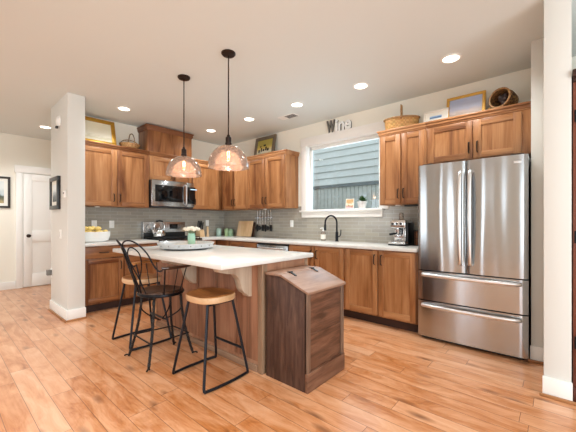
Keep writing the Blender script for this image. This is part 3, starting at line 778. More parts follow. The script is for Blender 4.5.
# back and arms follow a cone that opens upward; angle 0 = straight behind the sitter
back_dir = math.radians(-86)
def cone(ph, z, extra=0):
    r = .188+(z-.58)*.30+extra; a = back_dir+ph
    return (KX+r*math.cos(a), KY+r*math.sin(a), z)
def loop(phs): return smooth([cone(math.radians(p), z, e) for p, z, e in phs], 6)
for sgn in (-1, 1):
    B().tube(loop([(sgn*6, .60, 0), (sgn*2, .74, .005), (sgn*-4, .88, .012), (sgn*-2, .985, .02), (sgn*8, 1.04, .025), (sgn*20, 1.05, .02), (sgn*31, 1.01, .012), (sgn*40, .94, .005), (sgn*46, .86, 0), (sgn*54, .80, 0), (sgn*62, .80, 0)]), .0065, 8).obj('back_arch', 'black_metal', t)
    B().tube(loop([(sgn*22, .60, 0), (sgn*14, .72, 0), (sgn*4, .84, .004), (sgn*2, .92, .008), (sgn*10, .985, .008), (sgn*19, .99, .006), (sgn*27, .94, .002), (sgn*26, .84, 0), (sgn*14, .72, 0), (sgn*4, .60, 0)]), .005, 8).obj('back_loop', 'black_metal', t)
    B().tube([cone(math.radians(sgn*66), z) for z in (.59, .70, .81)], .0065, 8).obj('arm_post', 'black_metal', t)
    B().tube([cone(math.radians(sgn*112), z) for z in (.59, .70, .81)], .005, 8).obj('arm_post', 'black_metal', t)
    B().tube([cone(math.radians(sgn*90), z) for z in (.59, .70, .81)], .004, 8).obj('arm_post', 'black_metal', t)
    B().tube(smooth([cone(math.radians(sgn*p), .82, .012) for p in (60, 74, 88, 102, 117)], 5), [.030]*20+[.018], 10, flat=(1, .42)).obj('armrest', 'seat_dark' if sgn > 0 else 'seat', t)

# ================================================================== PENDANTS AND DOWNLIGHTS
def pendant(x, y, label):
    t = thing('pendant_lamp', (x, y, 1.70), label, 'pendant lamp', 'pendants above the island')
    B().lathe([(0, CZ), (.065, CZ), (.065, CZ-.012), (.055, CZ-.022), (.012, CZ-.028), (0, CZ-.028)], (x, y, 0), 28).obj('canopy', 'bronze', t)
    B().cyl((x, y, 1.97), (x, y, CZ-.02), .006, 10).obj('rod', 'bronze', t)
    s = B().lathe([(0, 2.0), (.012, 2.0), (.016, 1.985), (.026, 1.975), (.026, 1.93), (.03, 1.925), (.03, 1.905), (.024, 1.885), (.018, 1.875), (0, 1.875)], (x, y, 0), 20).obj('socket', 'bronze', t)
    prof = []
    for i in range(15):
        a = PI/2*(1-i/14); prof.append((max(.032, .186*math.cos(a)**.9) if i else .03, 1.70+.205*math.sin(a)))
    prof2 = [(r-.003, z-.002) for r, z in prof[::-1]]
    B().lathe(prof+[(prof[-1][0]-.0015, prof[-1][1]-.003)]+prof2, (x, y, 0), 48).obj('glass_shade', 'seeded', t)
    bl = B().lathe([(.012, 1.875), (.014, 1.86), (.026, 1.83), (.030, 1.805), (.026, 1.78), (.014, 1.762), (0, 1.758)], (x, y, 0), 20).obj('bulb', 'bulb', t)
    b = B()
    for k in range(4):
        a = k*PI/2; b.tube([(x+.004*math.cos(a), y+.004*math.sin(a), 1.868), (x+.013*math.cos(a), y+.013*math.sin(a), 1.83), (x+.011*math.cos(a), y+.011*math.sin(a), 1.785)], .0022, 6)
    b.obj('filament', 'filament', bl)
    l = bpy.data.lights.new('pendant_glow', 'POINT'); l.energy = 1.4; l.color = (1, .84, .66); l.shadow_soft_size = .03
    o = bpy.data.objects.new('pendant_glow', l); COL.objects.link(o); o.location = (x, y, 1.74)
    return t
pendant(2.917, -2.179, 'blush glass dome pendant lamp, the one nearer the sink window')
pendant(2.176, -2.195, 'blush glass dome pendant lamp, the one nearer the microwave')
def down_spot(x, y, label):
    t = thing('recessed_light', (x, y, CZ), label, 'ceiling light', 'recessed ceiling lights')
    B().lathe([(.068, 0), (.092, 0), (.092, -.005), (.072, -.008), (.068, -.002)], (x, y, CZ-.0005), 32).obj('trim_ring', 'white_plastic', t)
    B().lathe([(0, -.002), (.068, -.002), (.068, -.0035), (0, -.0035)], (x, y, CZ), 28).obj('lens', 'led', t)
    l = bpy.data.lights.new('down_spot', 'SPOT'); l.energy = 46; l.color = (.91, .97, 1); l.spot_size = 2.5; l.spot_blend = .7; l.shadow_soft_size = .06
    o = bpy.data.objects.new('down_spot', l); COL.objects.link(o); o.location = (x, y, CZ-.02)
for (x, y, lb) in ((4.44, -.73, 'round recessed ceiling light above the fridge'),
                   (3.506, -.75, 'round recessed ceiling light above the woven handled basket'),
                   (2.596, -.79, 'round recessed ceiling light between ceiling vent and nearer pendant rod'),
                   (1.678, -.82, 'round recessed ceiling light just right of the nearer pendant rod'),
                   (.742, -.846, 'round recessed ceiling light between the two pendant rods'),
                   (.709, -2.24, 'round recessed ceiling light beside the white pillar above the gold frame'),
                   (-1.145, -2.748, 'round recessed ceiling light over the hall, left of the pillar')):
    down_spot(x, y, lb)
for (x, y, cone_) in ((4.3, -4.8, 1.75), (3.0, -4.4, 1.75), (1.2, -4.4, 1.75), (3.0, -6.0, 1.75), (6.5, -4.0, 1.75), (-1.1, -4.2, 2.6), (3.9, -2.9, 1.75)):      # added spots out of view, no fixtures, to brighten floor and hall
    l = bpy.data.lights.new('down_spot', 'SPOT'); l.energy = 84; l.color = (.91, .97, 1); l.spot_size = cone_; l.spot_blend = .6; l.shadow_soft_size = .06
    o = bpy.data.objects.new('down_spot', l); COL.objects.link(o); o.location = (x, y, CZ-.02)
t = thing('ceiling_vent', (2.2, -.515, CZ), 'white slotted ceiling vent near the sink window', 'vent')
B().box(2.04, 2.36, -.585, -.445, CZ-.006, CZ-.0005, .002).obj('frame', 'white_plastic', t)
b = B()
for i in range(5): b.box(2.17, 2.34, -.565+i*.024, -.555+i*.024, CZ-.009, CZ-.005)
b.obj('slats', 'dark_gray', t)

# ================================================================== THINGS ON THE WALLS
def framed(name, label, cat, c, w, h, fw, depth, facing, frame, matw, artm, matm='mat_white', tilt=0, group=None):
    """c = bottom centre of the back; facing: angle of the outward normal around z"""
    t = thing(name, c, label, cat, group)
    xf = Matrix.Translation(c) @ Matrix.Rotation(facing+PI/2, 4, 'Z') @ Matrix.Rotation(tilt, 4, 'X')
    # local: x right, -y outward, z up
    b = B()
    b.box(-w/2, w/2, -depth, 0, h-fw, h, .003).box(-w/2, w/2, -depth, 0, 0, fw, .003)
    b.box(-w/2, -w/2+fw, -depth, 0, fw, h-fw, .003).box(w/2-fw, w/2, -depth, 0, fw, h-fw, .003)
    b.obj('frame', frame, t, xf=xf)
    if matw: B().box(-w/2+fw, w/2-fw, -depth*.5, -depth*.3, fw, h-fw).obj('mat_board', matm, t, xf=xf)
    B().box(-w/2+fw+matw, w/2-fw-matw, -depth*.56, -depth*.2, fw+matw, h-fw-matw).obj('print', artm, t, xf=xf)
    return t, xf
framed('picture_frame', 'dark framed picture on the hall wall left of the white door', 'picture', (-2.13, -3.27, 1.44), .42, .55, .035, .025, 0, 'dark_frame', .05, 'art_hall')
framed('picture_frame', 'black framed picture hung on the side of the white pillar', 'picture', (.265, -2.905, 1.36), .40, .42, .05, .035, -PI/2, 'black_plastic', .05, 'art_stub')
framed('picture_frame', 'large gold framed picture leaning on cabinet beside the pillar', 'picture', (.17, -2.405, ZT), .52, .40, .055, .03, 0, 'gold', 0, 'art_cream', tilt=math.radians(-14))
t, xf = framed('picture_frame', 'brown-grey framed yellow and green sign leaning above cabinets left of window', 'picture', (1.27, -.10, 2.335), .50, .39, .06, .03, -PI/2, 'taupe', 0, 'art_sign', tilt=math.radians(-10))
b = B()
for (x, z, w, h) in ((-.13, .13, .035, .05), (-.075, .15, .03, .07), (-.02, .14, .04, .04), (.04, .16, .035, .07), (.09, .14, .04, .05), (-.1, .21, .03, .025), (0, .225, .06, .03)):
    b.box(x-w/2, x+w/2, -.022, -.016, z-h/2, z+h/2, .004)
b.obj('painted_figures', 'matte_black', t, xf=xf)
framed('picture_frame', 'small white framed blue print leaning above tall cabinet by fridge', 'picture', (4.145, -.17, ZT), .265, .17, .018, .02, -PI/2, 'white_frame', .05, 'art_blue', tilt=math.radians(-12))
framed('picture_frame', 'gold framed seashore picture leaning above the fridge cabinets', 'picture', (4.44, -.13, ZT), .38, .285, .03, .025, -PI/2, 'gilt_light', 0, 'art_shore', tilt=math.radians(-10))
# small easel block next to the gold frame
b = B().prism([(-.30+.12, ZT), (-.12+.04, ZT), (-.08, ZT+.09), (-.09, ZT+.09), (-.17, ZT+.018)], 0, 4.645, 4.675, .002)
tag(b.obj('frame_easel', 'gilt_light'), 'small tan easel foot beside the gold seashore picture', 'easel')

def outlet(x, y, z, facing, label, kind='outlet'):
    t = thing('wall_outlet', (x, y, z), label, 'outlet', 'white wall plates')
    xf = Matrix.Translation((x, y, z)) @ Matrix.Rotation(facing+PI/2, 4, 'Z')
    B().box(-.036, .036, -.006, 0, 0, .115, .003).obj('plate', 'white_plastic', t, xf=xf)
    b = B()
    if kind == 'outlet': b.box(-.017, .017, -.008, -.004, .018, .05, .003).box(-.017, .017, -.008, -.004, .065, .097, .003)
    else: b.box(-.017, .017, -.009, -.004, .025, .09, .003)
    b.obj('socket' if kind == 'outlet' else 'rocker', 'ceramic', t, xf=xf); return t
outlet(.008, -2.39, 1.105, 0, 'white wall outlet right above the lemon bowl')
outlet(.008, -2.15, 1.10, 0, 'white wall outlet on grey tile between lemon bowl and range')
outlet(.008, -.42, 1.115, 0, 'white wall outlet beside the knife block in the corner')
outlet(1.84, -.008, 1.11, -PI/2, 'white wall outlet on tile left of the sink window')
outlet(.47, -2.905, .985, -PI/2, 'white light switch plate on the pillar below the black picture', 'switch')
t = thing('thermostat', (.68, -2.905, 1.49), 'small white thermostat on the pillar right of the black picture', 'thermostat')
B().box(.645, .715, -2.925, -2.905, 1.49, 1.575, .006).obj('case', 'white_plastic', t)
B().box(.66, .70, -2.927, -2.923, 1.535, 1.56, .001).obj('screen', 'gray_frame', t)
t = thing('motion_sensor', (.41, -2.905, 2.41), 'white motion sensor high on the side of the pillar', 'sensor')
b = B().ball((.41, -2.905, 2.48), .07, .75, .55, 1.0); b.obj('case', 'white_plastic', t)
B().box(.385, .435, -2.947, -2.92, 2.385, 2.412, .004).obj('lens', 'black_plastic', t)
t = thing('plug_adapter', (.012, -2.905, .47), 'small grey plug-in adapter low on the pillar by the hall door', 'adapter')
B().box(-.015, .04, -2.96, -2.905, .475, .55, .006).obj('body', 'gray_frame', t)
B().box(-.012, .037, -2.915, -2.904, .44, .57, .003).obj('plate', 'white_plastic', t)

# word sign on the window header
t = thing('word_sign', (2.76, -.02, 2.545), 'block-letter word sign with grey and white letters above the sink window', 'sign')
def letter(ch, x, size, mat_face, sc=1.0):
    cu = bpy.data.curves.new('ltr', 'FONT'); cu.body = ch; cu.size = size; cu.extrude = .010; cu.offset = .009; cu.resolution_u = 4
    o = bpy.data.objects.new('ltr', cu); COL.objects.link(o); bpy.context.view_layer.update()
    me = bpy.data.meshes.new_from_object(o.evaluated_get(bpy.context.evaluated_depsgraph_get()))
    bpy.data.objects.remove(o); bpy.data.curves.remove(cu)
    g = bmesh.new(); g.from_mesh(me); bpy.data.meshes.remove(me)
    for v in g.verts: v.co = Vector((x+v.co.x*sc, -.020-v.co.z, 2.55+v.co.y))
    w = max(v.co.x for v in g.verts)
    g.normal_update(); b = B()
    for f in g.faces: f.material_index = 0 if abs(f.normal.y) > .9 else 1
    me2 = bpy.data.meshes.new('t2'); g.to_mesh(me2); g.free(); b.bm.from_mesh(me2); bpy.data.meshes.remove(me2)
    o = b.obj('letter', [mat_face, 'dark_frame'], t); return w
x = 2.555
for ch, m, k in (('W', 'gray_frame', .52), ('i', 'ceramic', 1.05), ('n', 'ceramic', .88), ('e', 'ceramic', .95)):
    x = letter(ch, x, .25, m, k)+.002

# magnetic strip and hanging utensils
tag(B().box(.955, 1.40, -.028, -.008, 1.255, 1.29, .003).obj('magnetic_rail', 'steel_light'), 'steel magnetic rail on tile left of the sink window', 'rail')
ub = None
spots = [1.035, 1.106, 1.175, 1.243, 1.313, 1.38]
kinds = ['spoon', 'ladle', 'turner', 'spoon', 'ladle', 'turner']
names = ['leftmost black utensil on the steel rail, beside the cutting board', 'second black utensil from the cutting board on the steel rail', 'third black utensil from the cutting board on the steel rail',
         'fourth black utensil from the cutting board on the steel rail', 'fifth black utensil from the cutting board on the steel rail', 'rightmost black utensil on the steel rail, nearest the wall outlet']
for i, (x, k) in enumerate(zip(spots, kinds)):
    t = thing('kitchen_utensil', (x, -.04, 1.03), names[i], 'utensil', 'utensils hung on the steel rail')
    b = B().tube([(x, -.036, 1.41), (x, -.036, 1.25), (x, -.036, 1.13)], [.007, .007, .005], 8); b.obj('handle', 'steel_light', t)
    b = B()
    if k == 'spoon': b.ball((x, -.038, 1.085), .045, .70, .25, 1.5)
    elif k == 'ladle': b.ball((x, -.05, 1.085), .036, 1.0, .7, 1.0)
    else: b.box(x-.030, x+.030, -.042, -.034, 1.03, 1.14, .003)
    b.obj('head', 'black_plastic', t)
# lights under the wall cabinets
for (p, lb) in (((.2, -2.41, 1.42), 'small white puck light under the cabinet beside the pillar'), ((1.40, -.2, 1.42), 'small white puck light under the cabinet left of the window'), ((3.72, -.2, 1.405), 'small white puck light under the cabinet beside the fridge')):
    b = B().lathe([(0, -.012), (.03, -.012), (.034, 0), (0, 0)], p, 20)
    tag(b.obj('puck_light', 'white_plastic'), lb, 'light', 'puck lights under the wall cabinets')
tag(B().box(3.82, 4.06, -.26, -.18, 1.383, 1.404, .004).obj('light_bar', 'black_plastic'), 'black light bar under the cabinet next to the fridge', 'light')

# ================================================================== ON TOP OF THE CABINETS
# handled split-wood basket
cx, cy = 3.765, -.20
t = thing('handled_basket', (cx, cy, ZT), 'woven split-wood basket with tall handle above cabinet by window', 'basket')
prof = [(0, .004), (.165, .0), (.174, .015), (.186, .13), (.192, .135), (.180, .135), (.168, .025), (0, .016)]
HB = Matrix.Translation((cx, cy, 0)) @ Matrix.Rotation(math.radians(20), 4, 'Z') @ Matrix.Translation((-cx, -cy, 0))
B().lathe(prof, (cx, cy, ZT), 40, sx=1.08, sy=.62).obj('body', 'wicker', t, xf=HB)
B().tube([(cx+.204*math.cos(a), cy+.118*math.sin(a), ZT+.133) for a in [2*PI*i/36 for i in range(36)]], .010, 8, closed=True).obj('rim', 'wicker_pale', t, xf=HB)
B().tube(smooth([(cx-.0, cy-.112, ZT+.10), (cx, cy-.12, ZT+.2), (cx, cy-.07, ZT+.28), (cx, cy, ZT+.30), (cx, cy+.07, ZT+.28), (cx, cy+.12, ZT+.2), (cx, cy+.112, ZT+.10)], 6), .012, 8, flat=(1.4, .35)).obj('handle', 'wicker_pale', t, xf=HB)
# round basket lying on its side, dark inside
t = thing('round_basket', (4.82, -.2, ZT), 'round basket on its side with dark opening above the fridge', 'basket')
R = Matrix.Translation((4.80, -.19, ZT+.104)) @ Matrix.Rotation(math.radians(-112), 4, 'Z') @ Matrix.Rotation(math.radians(84), 4, 'Y')
pr_ = [(0, -.12), (.055, -.12), (.09, -.085), (.104, 0), (.096, .075), (.1, .083), (.09, .083), (.086, .07), (.092, 0), (.076, -.08), (0, -.108)]
b = B(); b.lathe(pr_, (0, 0, 0), 36); b.obj('body', 'wicker_dark', t, xf=R)
b = B().tube([(.095*math.cos(a), .095*math.sin(a), .082) for a in [2*PI*i/36 for i in range(36)]], .009, 8, closed=True)
b.obj('rim', 'wicker_pale', t, xf=R)
b = B()
for i in range(14):
    a = random.random()*6.28; r = random.random()*.05
    b.ball((r*math.cos(a), r*math.sin(a), .015+random.random()*.03), .024, 1, 1, .9)
b.obj('contents', plain('dark_pods', '#33231f', .55, var=.3, bscale=30), t, xf=R)
# flat basket with upright handle on the range-wall cabinets
cx, cy = .19, -1.955
t = thing('trug_basket', (cx, cy, ZT), 'small oval trug basket with upright handle beside the duct box', 'basket')
B().lathe([(0, .0), (.08, .0), (.13, .02), (.16, .07), (.165, .08), (.155, .08), (.12, .03), (0, .012)], (cx, cy, ZT), 36, sx=.85, sy=.92).obj('body', 'wicker_pale', t)
B().tube(smooth([(cx, cy-.145, ZT+.075), (cx, cy-.09, ZT+.125), (cx, cy, ZT+.145), (cx, cy+.09, ZT+.125), (cx, cy+.145, ZT+.075)], 6), .007, 8).obj('rim_hoop', 'wicker_dark', t)
B().tube(smooth([(cx+.125, cy+.02, ZT+.06), (cx+.11, cy+.02, ZT+.16), (cx+.06, cy+.02, ZT+.225), (cx, cy+.02, ZT+.245), (cx-.06, cy+.02, ZT+.225), (cx-.125, cy+.02, ZT+.06)], 6), .007, 8).obj('handle', 'wicker_dark', t)

# ================================================================== ON THE WORKTOPS
# fruit bowl
cx, cy, cz = .30, -2.485, .915
t = thing('fruit_bowl', (cx, cy, cz), 'oval white ceramic bowl of lemons beside the pillar', 'bowl')
B().lathe([(0, .0), (.15, .0), (.185, .02), (.205, .08), (.208, .145), (.198, .145), (.19, .08), (.16, .025), (0, .018)], (cx, cy, cz), 44, sx=.72, sy=1.0).obj('body', 'ceramic', t)
ls = [(0, -.10, .10), (0, .0, .10), (.0, .10, .10), (.08, -.07, .105), (.08, .05, .105), (-.08, -.05, .105), (-.075, .06, .105), (.02, -.15, .115), (.02, .145, .112), (.03, -.055, .16), (.035, .045, .16), (-.03, .0, .165), (.0, -.11, .162)]
wh = ['at the pillar end of the pile', 'in the middle of the pile', 'toward the range', 'at the front of the pile', 'at the front toward the range', 'at the back by the tile', 'at the back toward the range']
for i, (dx_, dy_, dz_) in enumerate(ls):
    xf = Matrix.Translation((cx+dx_*.85, cy+dy_, cz+dz_+.028)) @ Matrix.Rotation(i*1.1, 4, 'Z') @ Matrix.Rotation(.3*((i % 3)-1), 4, 'Y')
    b = B().lathe([(0, -.046), (.008, -.042), (.026, -.026), (.033, 0), (.026, .026), (.01, .041), (.006, .047), (0, .048)], (0, 0, 0), 18)
    o = b.obj('lemon', 'lemon', xf=xf @ Matrix.Rotation(PI/2, 4, 'Y'))
    tag(o, 'yellow lemon in the white bowl beside the pillar', 'lemon', 'lemons in the white bowl')
# kettle
kx, ky, kz = .34, -1.555, .949
t = thing('tea_kettle', (kx, ky, kz), 'polished steel tea kettle with black grip on the range', 'kettle')
B().lathe([(0, 0), (.075, 0), (.09, .012), (.094, .05), (.08, .095), (.05, .125), (.03, .132), (0, .133)], (kx, ky, kz), 32).obj('body', 'steel_light', t)
B().lathe([(0, .13), (.032, .13), (.03, .142), (.008, .147), (.012, .16), (.008, .17), (0, .171)], (kx, ky, kz), 20).obj('lid', 'steel_light', t)
B().tube(smooth([(kx+.02, ky-.07, kz+.06), (kx+.03, ky-.105, kz+.085), (kx+.035, ky-.125, kz+.125)], 5), [.024]*5+[.018]*3+[.012]*3, 10).obj('spout', 'steel_light', t)
B().tube(smooth([(kx, ky-.07, kz+.10), (kx, ky-.085, kz+.18), (kx, ky-.06, kz+.245), (kx, ky, kz+.262), (kx, ky+.06, kz+.245), (kx, ky+.085, kz+.18), (kx, ky+.07, kz+.10)], 6), .007, 8).obj('handle', 'steel_light', t)
B().tube([(kx, ky-.055, kz+.255), (kx, ky, kz+.268), (kx, ky+.055, kz+.255)], .014, 10).obj('grip', 'black_plastic', t)
# knife block and knives
kx, ky = .16, -.68
xf = Matrix.Translation((kx, ky, .915)) @ Matrix.Rotation(math.radians(0), 4, 'Z')
b = B().prism([(-.07, 0), (.09, 0), (.06, .12), (-.07, .19)], 1, -.05, .05, .004)
tag(b.obj('knife_block', 'board', xf=xf), 'pale wooden knife block on the worktop right of the range', 'knife block')
for i in range(6):
    a = [-.032, 0, .032][i % 3]; q = [-.035, .02][i//3]; zb = .915+.19-(q+.07)/.13*.07
    b = B().tube([(kx+q, ky+a, zb-.01), (kx+q+.03, ky+a, zb+.12)], .011, 8, flat=(1, .8)).ball((kx+q+.031, ky+a, zb+.122), .011)
    pos = ['nearest the range', 'in the middle', 'nearest the corner'][i % 3]
    o = b.obj('kitchen_knife', 'black_plastic'); tag(o, 'black-handled knife %s in the %s row of the block' % (pos, ['rear', 'front'][i//3]), 'knife', 'knives in the block')
b = B().lathe([(0, 0), (.026, 0), (.028, .02), (.018, .07), (.022, .12), (.016, .15), (.02, .17), (.012, .19), (0, .195)], (.19, -.535, .915), 20)
tag(b.obj('pepper_mill', 'board'), 'turned wooden pepper mill right of the knife block', 'pepper mill')
# canisters
for (x, y, h, m, lb) in ((.15, -.25, .15, 'teal_glass', 'pale teal canister in the corner, leftmost of the three'), (.245, -.12, .145, 'olive_glass', 'light olive canister in the corner, middle of the three'), (.36, -.115, .135, 'green_glass', 'leaf green canister in the corner, nearest the cutting board')):
    t = thing('canister', (x, y, .915), lb, 'canister', 'green canisters in the corner')
    B().lathe([(0, 0), (.046, 0), (.05, .006), (.05, h-.02), (.046, h-.012), (0, h-.012)], (x, y, .915), 24).obj('body', m, t)
    B().lathe([(0, h-.013), (.048, h-.013), (.048, h-.002), (.04, h), (.012, h), (.012, h+.012), (0, h+.014)], (x, y, .915), 24).obj('lid', m, t)
# cutting boards leaning on the tile
def lean(x0, x1, w, h, yb, tiltdeg, th): return Matrix.Translation(((x0+x1)/2, yb, .9155)) @ Matrix.Rotation(math.radians(-tiltdeg), 4, 'X')
xf = lean(.55, .97, 0, 0, -.125, 12, 0)
b = B().box(-.205, .205, -.02, 0, .004, .30, .008); tag(b.obj('cutting_board', 'board', xf=xf), 'square pale wooden cutting board leaning on the tile, in front', 'cutting board')
xf = lean(.60, .99, 0, 0, -.085, 12, 0)
b = B().box(-.205, .19, -.018, 0, .004, .275, .006); tag(b.obj('cutting_board', 'seat_dark', xf=xf), 'dark board leaning behind the pale cutting board', 'cutting board')
# faucet
fx_, fy_ = 2.785, -.11
t = thing('faucet', (fx_, fy_, .915), 'tall black gooseneck faucet under the sink window', 'faucet')
B().lathe([(0, 0), (.03, 0), (.03, .006), (.022, .012), (.021, .13), (.016, .14), (0, .14)], (fx_, fy_, .915), 20).obj('base', 'black_metal', t)
pts = [(fx_, fy_, 1.03), (fx_, fy_, 1.18)] + [(fx_-.03*(1-math.cos(a)), fy_-.105*(1-math.cos(a)), 1.185+.10*math.sin(a)) for a in [PI*i/12 for i in range(13)]] + [(fx_-.06, fy_-.21, 1.15)]
B().tube(pts, .0125, 12).obj('spout', 'black_metal', t)
B().tube([(fx_-.06, fy_-.21, 1.16), (fx_-.061, fy_-.212, 1.075)], [.016, .019], 12).obj('spray_head', 'black_metal', t)
B().tube(smooth([(fx_+.015, fy_, .985), (fx_+.05, fy_-.005, .99), (fx_+.07, fy_-.01, 1.02), (fx_+.075, fy_-.01, 1.085)], 5), .0075, 8).obj('lever', 'black_metal', t)
# soap bottle
sx_, sy_ = 2.56, -.13
t = thing('soap_bottle', (sx_, sy_, .915), 'clear soap bottle with white label left of the faucet', 'bottle')
B().lathe([(0, 0), (.034, 0), (.036, .008), (.036, .11), (.026, .135), (.013, .145), (0, .145)], (sx_, sy_, .915), 20).obj('body', 'soap_glass', t)
B().lathe([(.0365, .025), (.0372, .025), (.0372, .095), (.0365, .095)], (sx_, sy_, .915), 20).obj('label', 'mat_white', t)
b = B().cyl((sx_, sy_, 1.06), (sx_, sy_, 1.105), .007, 10).lathe([(0, .143), (.015, .143), (.015, .162), (0, .162)], (sx_, sy_, .915), 14).tube([(sx_+.01, sy_, 1.105), (sx_-.015, sy_-.02, 1.106), (sx_-.03, sy_-.035, 1.095)], .006, 8)
b.obj('pump', 'white_plastic', t)
# espresso machine
ex0, ex1, ey0, ey1 = 3.66, 3.87, -.36, -.07
t = thing('espresso_machine', ((ex0+ex1)/2, -.2, .915), 'chrome and black espresso machine on the worktop beside the fridge', 'espresso machine')
B().box(ex0, ex1, ey0, ey1, .915, .932, .006).obj('base', 'black_plastic', t)
B().box(ex0+.004, ex1-.004, ey0, ey0+.16, .932, .965, .006).obj('drip_tray', 'steel_light', t)
b = B()
for i in range(7): b.box(ex0+.02+i*.026, ex0+.03+i*.026, ey0+.012, ey0+.14, .964, .969, .001)
b.obj('drip_grid', 'steel_light', t)
B().box(ex0+.012, ex1-.03, -.2, ey1, .93, 1.15, .012).obj('column', 'steel_light', t)
B().box(ex1-.035, ex1, -.27, ey1, .93, 1.19, .012).obj('side_panel', 'black_plastic', t)
B().box(ex0+.004, ex1-.02, ey0+.06, ey1, 1.12, 1.225, .02).obj('head', 'steel_light', t)
cxm = ex0+.085
B().lathe([(0, 1.07), (.03, 1.07), (.033, 1.08), (.033, 1.125), (0, 1.125)], (cxm, ey0+.1, 0), 24).obj('group_head', 'steel_light', t)
b = B().lathe([(0, 1.035), (.022, 1.04), (.03, 1.055), (.03, 1.075), (0, 1.075)], (cxm, ey0+.1, 0), 20).cyl((cxm-.006, ey0+.1, 1.045), (cxm-.006, ey0+.1, 1.02), .006, 8).cyl((cxm+.006, ey0+.1, 1.045), (cxm+.006, ey0+.1, 1.02), .006, 8)
pf = b.obj('portafilter', 'steel_light', t)
B().tube([(cxm-.01, ey0+.075, 1.06), (cxm-.045, ey0-.03, 1.05)], [.011, .014], 10).obj('handle', 'black_plastic', pf)
B().lathe([(0, 0), (.026, 0), (.03, .012), (.027, .06), (.024, .085), (0, .09)], (cxm+.005, -.17, 1.224), 20).obj('hopper', 'soap_glass', t)
for (dx2, z) in ((.035, 1.175), (.085, 1.175), (.135, 1.175)):
    b = B(); b.lathe([(0, 0), (.014, 0), (.012, .014), (0, .015)], (0, 0, 0), 14, xf=Matrix.Translation((ex0+dx2, ey0+.061, z)) @ Matrix.Rotation(PI/2, 4, 'X')); b.obj('dial', 'black_plastic', t)
B().tube(smooth([(ex1-.045, ey0+.10, 1.13), (ex1-.035, ey0+.07, 1.07), (ex1-.035, ey0+.05, 1.0)], 5), .005, 8).obj('steam_wand', 'steel_light', t)
t = thing('wire_canister', (3.965, -.16, .915), 'dark copper canister squeezed between espresso machine and fridge', 'canister')
B().lathe([(0, 0), (.055, 0), (.06, .01), (.06, .16), (.05, .175), (0, .175)], (3.965, -.16, .915), 24).obj('body', plain('copper_brown', '#7c4f35', .35, .6), t)
b = B()
for i in range(12):
    a = 2*PI*i/12; b.tube([(3.965+.064*math.cos(a), -.16+.064*math.sin(a), .917), (3.965+.064*math.cos(a), -.16+.064*math.sin(a), 1.10)], .003, 6)
for z in (.92, 1.0, 1.10): b.tube([(3.965+.064*math.cos(a), -.16+.064*math.sin(a), z) for a in [2*PI*i/24 for i in range(24)]], .003, 6, closed=True)
b.obj('wire_cage', 'black_metal', t)
# on the window sill
sz = WZ0+.0085
t = thing('greeting_card', (2.915, .035, sz), 'small printed card standing on the window sill beside the plant', 'card')
xf = Matrix.Translation((2.915, .035, sz)) @ Matrix.Rotation(math.radians(8), 4, 'Z') @ Matrix.Rotation(math.radians(-8), 4, 'X')
B().box(-.065, .065, -.012, 0, 0.001, .155, .002).obj('board', 'mat_white', t, xf=xf)
B().box(-.055, .055, -.0135, -.011, .01, .145).obj('print', 'card', t, xf=xf)
px, py = 3.115, .03
t = thing('potted_plant', (px, py, sz), 'small green plant in white ribbed pot on the window sill', 'plant')
B().lathe([(0, 0), (.045, 0), (.049, .01), (.066, .085), (.074, .088), (.074, .105), (.064, .105), (.06, .088), (0, .085)], (px, py, sz), 16).obj('pot', 'ceramic', t, 20)
def leaves(n, cx, cy, cz, spread, ln, wd):
    g = bmesh.new()
    for i in range(n):
        a = random.random()*2*PI; e = random.uniform(.25, 1.35)
        d = Vector((math.cos(a)*math.cos(e), math.sin(a)*math.cos(e), math.sin(e))); s = Vector((-math.sin(a), math.cos(a), 0)); up = s.cross(d)
        o = Vector((cx, cy, cz))+d*random.uniform(0, spread); l_ = ln*random.uniform(.7, 1.2); vs = []
        for f, w in ((0, .12), (.3, .8), (.6, 1), (.85, .6), (1, .05)):
            c = o+d*l_*f-Vector((0, 0, 1))*.25*l_*f*f
            vs.append((g.verts.new(c-s*wd*w+up*.15*wd*w), g.verts.new(c-up*.25*wd*w), g.verts.new(c+s*wd*w+up*.15*wd*w)))
        for p, q in zip(vs, vs[1:]):
            g.faces.new((p[0], p[1], q[1], q[0])); g.faces.new((p[1], p[2], q[2], q[1]))
    b = B(); b._merge(g, 0); return b
leaves(46, px, py, sz+.09, .045, .075, .016).obj('foliage', 'leaf', t)

# ================================================================== ON THE ISLAND
tx_, ty_, tz_ = 2.25, -2.21, .916
t = thing('round_tray', (tx_, ty_, tz_), 'round galvanized metal turntable tray on the island', 'tray')
B().lathe([(0, 0), (.22, 0), (.22, .012), (0, .012)], (tx_, ty_, tz_), 40).obj('base', 'matte_black', t)
B().lathe([(0, .014), (.258, .014), (.268, .018), (.285, .062), (.288, .066), (.28, .066), (.262, .024), (0, .022)], (tx_, ty_, tz_), 56).obj('pan', 'galv', t)
b = B()
for i in range(16):
    a = 2*PI*i/16; b.ball((tx_+.277*math.cos(a), ty_+.277*math.sin(a), tz_+.042), .006, u=8, v=6)
b.obj('rivets', 'gray_frame', t)
B().lathe([(0, .022), (.255, .022), (.255, .034), (0, .034)], (tx_, ty_, tz_), 40).obj('wood_inlay', 'board', t)
vx, vy, vz = 2.17, -2.10, tz_+.0345
t = thing('flower_jar', (vx, vy, vz), 'aqua glass jar of white flowers on the round tray', 'vase')
B().lathe([(0, 0), (.036, 0), (.04, .006), (.041, .095), (.034, .11), (.034, .125), (.032, .125), (.031, .11), (.037, .095), (.036, .008), (0, .006)], (vx, vy, vz), 24).obj('jar', plain('aqua_jar', '#9cc9b4', .12), t)
b = B()
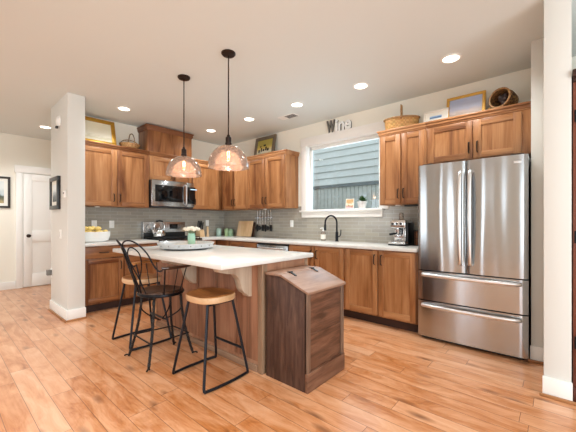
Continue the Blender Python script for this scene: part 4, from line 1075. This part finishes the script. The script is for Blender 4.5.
for i in range(9):
    a = random.random()*6.28; b.tube([(vx+.012*math.cos(a), vy+.012*math.sin(a), vz+.06), (vx+.05*math.cos(a), vy+.05*math.sin(a), vz+.17)], .0025, 6)
b.obj('stems', 'leaf', t)
for i in range(15):
    a = i*2.4; r = .085*math.sqrt((i+.5)/15); z = vz+.19-.4*r+random.uniform(-.008, .008)
    b = B(); c = Vector((vx+r*math.cos(a), vy+r*math.sin(a), z))
    for k in range(3):
        for j in range(7):
            q = 2*PI*j/7+k*.4; rr = .017-.004*k
            xf = Matrix.Translation(c+Vector((rr*math.cos(q), rr*math.sin(q), .006*k))) @ Matrix.Rotation(q, 4, 'Z') @ Matrix.Rotation(-.5-.25*k, 4, 'Y')
            b.ball((0, 0, 0), .012, 1, .8, .3, u=8, v=5, xf=xf)
    b.ball(c, .012, u=8, v=6); b.obj('flower', 'petal', t)

# ================================================================== DARK CUPBOARD AT THE RIGHT EDGE
t = thing('dark_armoire', (5.75, -.95, 0), 'tall dark red-brown cupboard at the right edge behind the white post', 'cupboard')
B().box(5.283, 6.25, -1.17, -.70, .06, 2.13, .004).obj('body', 'armoire', t)
B().box(5.2825, 6.26, -1.185, -.69, 0, .10, .006).obj('plinth', 'armoire', t)
b = B().box(5.281, 6.26, -1.185, -.69, 2.13, 2.16, .004).box(5.279, 6.27, -1.21, -.68, 2.155, 2.205, .008); b.obj('cornice', 'toe', t)
for (a, c, h) in ((5.33, 5.77, 5.74), (5.78, 6.22, 5.81)):
    b = B()
    b.box(a, a+.07, -1.192, -1.17, .14, 2.09, .003).box(c-.07, c, -1.192, -1.17, .14, 2.09, .003).box(a+.07, c-.07, -1.192, -1.17, 2.01, 2.09, .003).box(a+.07, c-.07, -1.192, -1.17, .14, .24, .003).box(a+.06, c-.06, -1.18, -1.168, .2, 2.05)
    d = b.obj('door', 'armoire', t); B().ball((h, -1.205, 1.1), .016).obj('knob', 'bronze', d)
b = B()
for z in (.4, 1.1, 1.9): b.cyl((5.296, -1.178, z-.04), (5.296, -1.178, z+.04), .006, 10)
b.obj('hinge', 'black_metal', t)
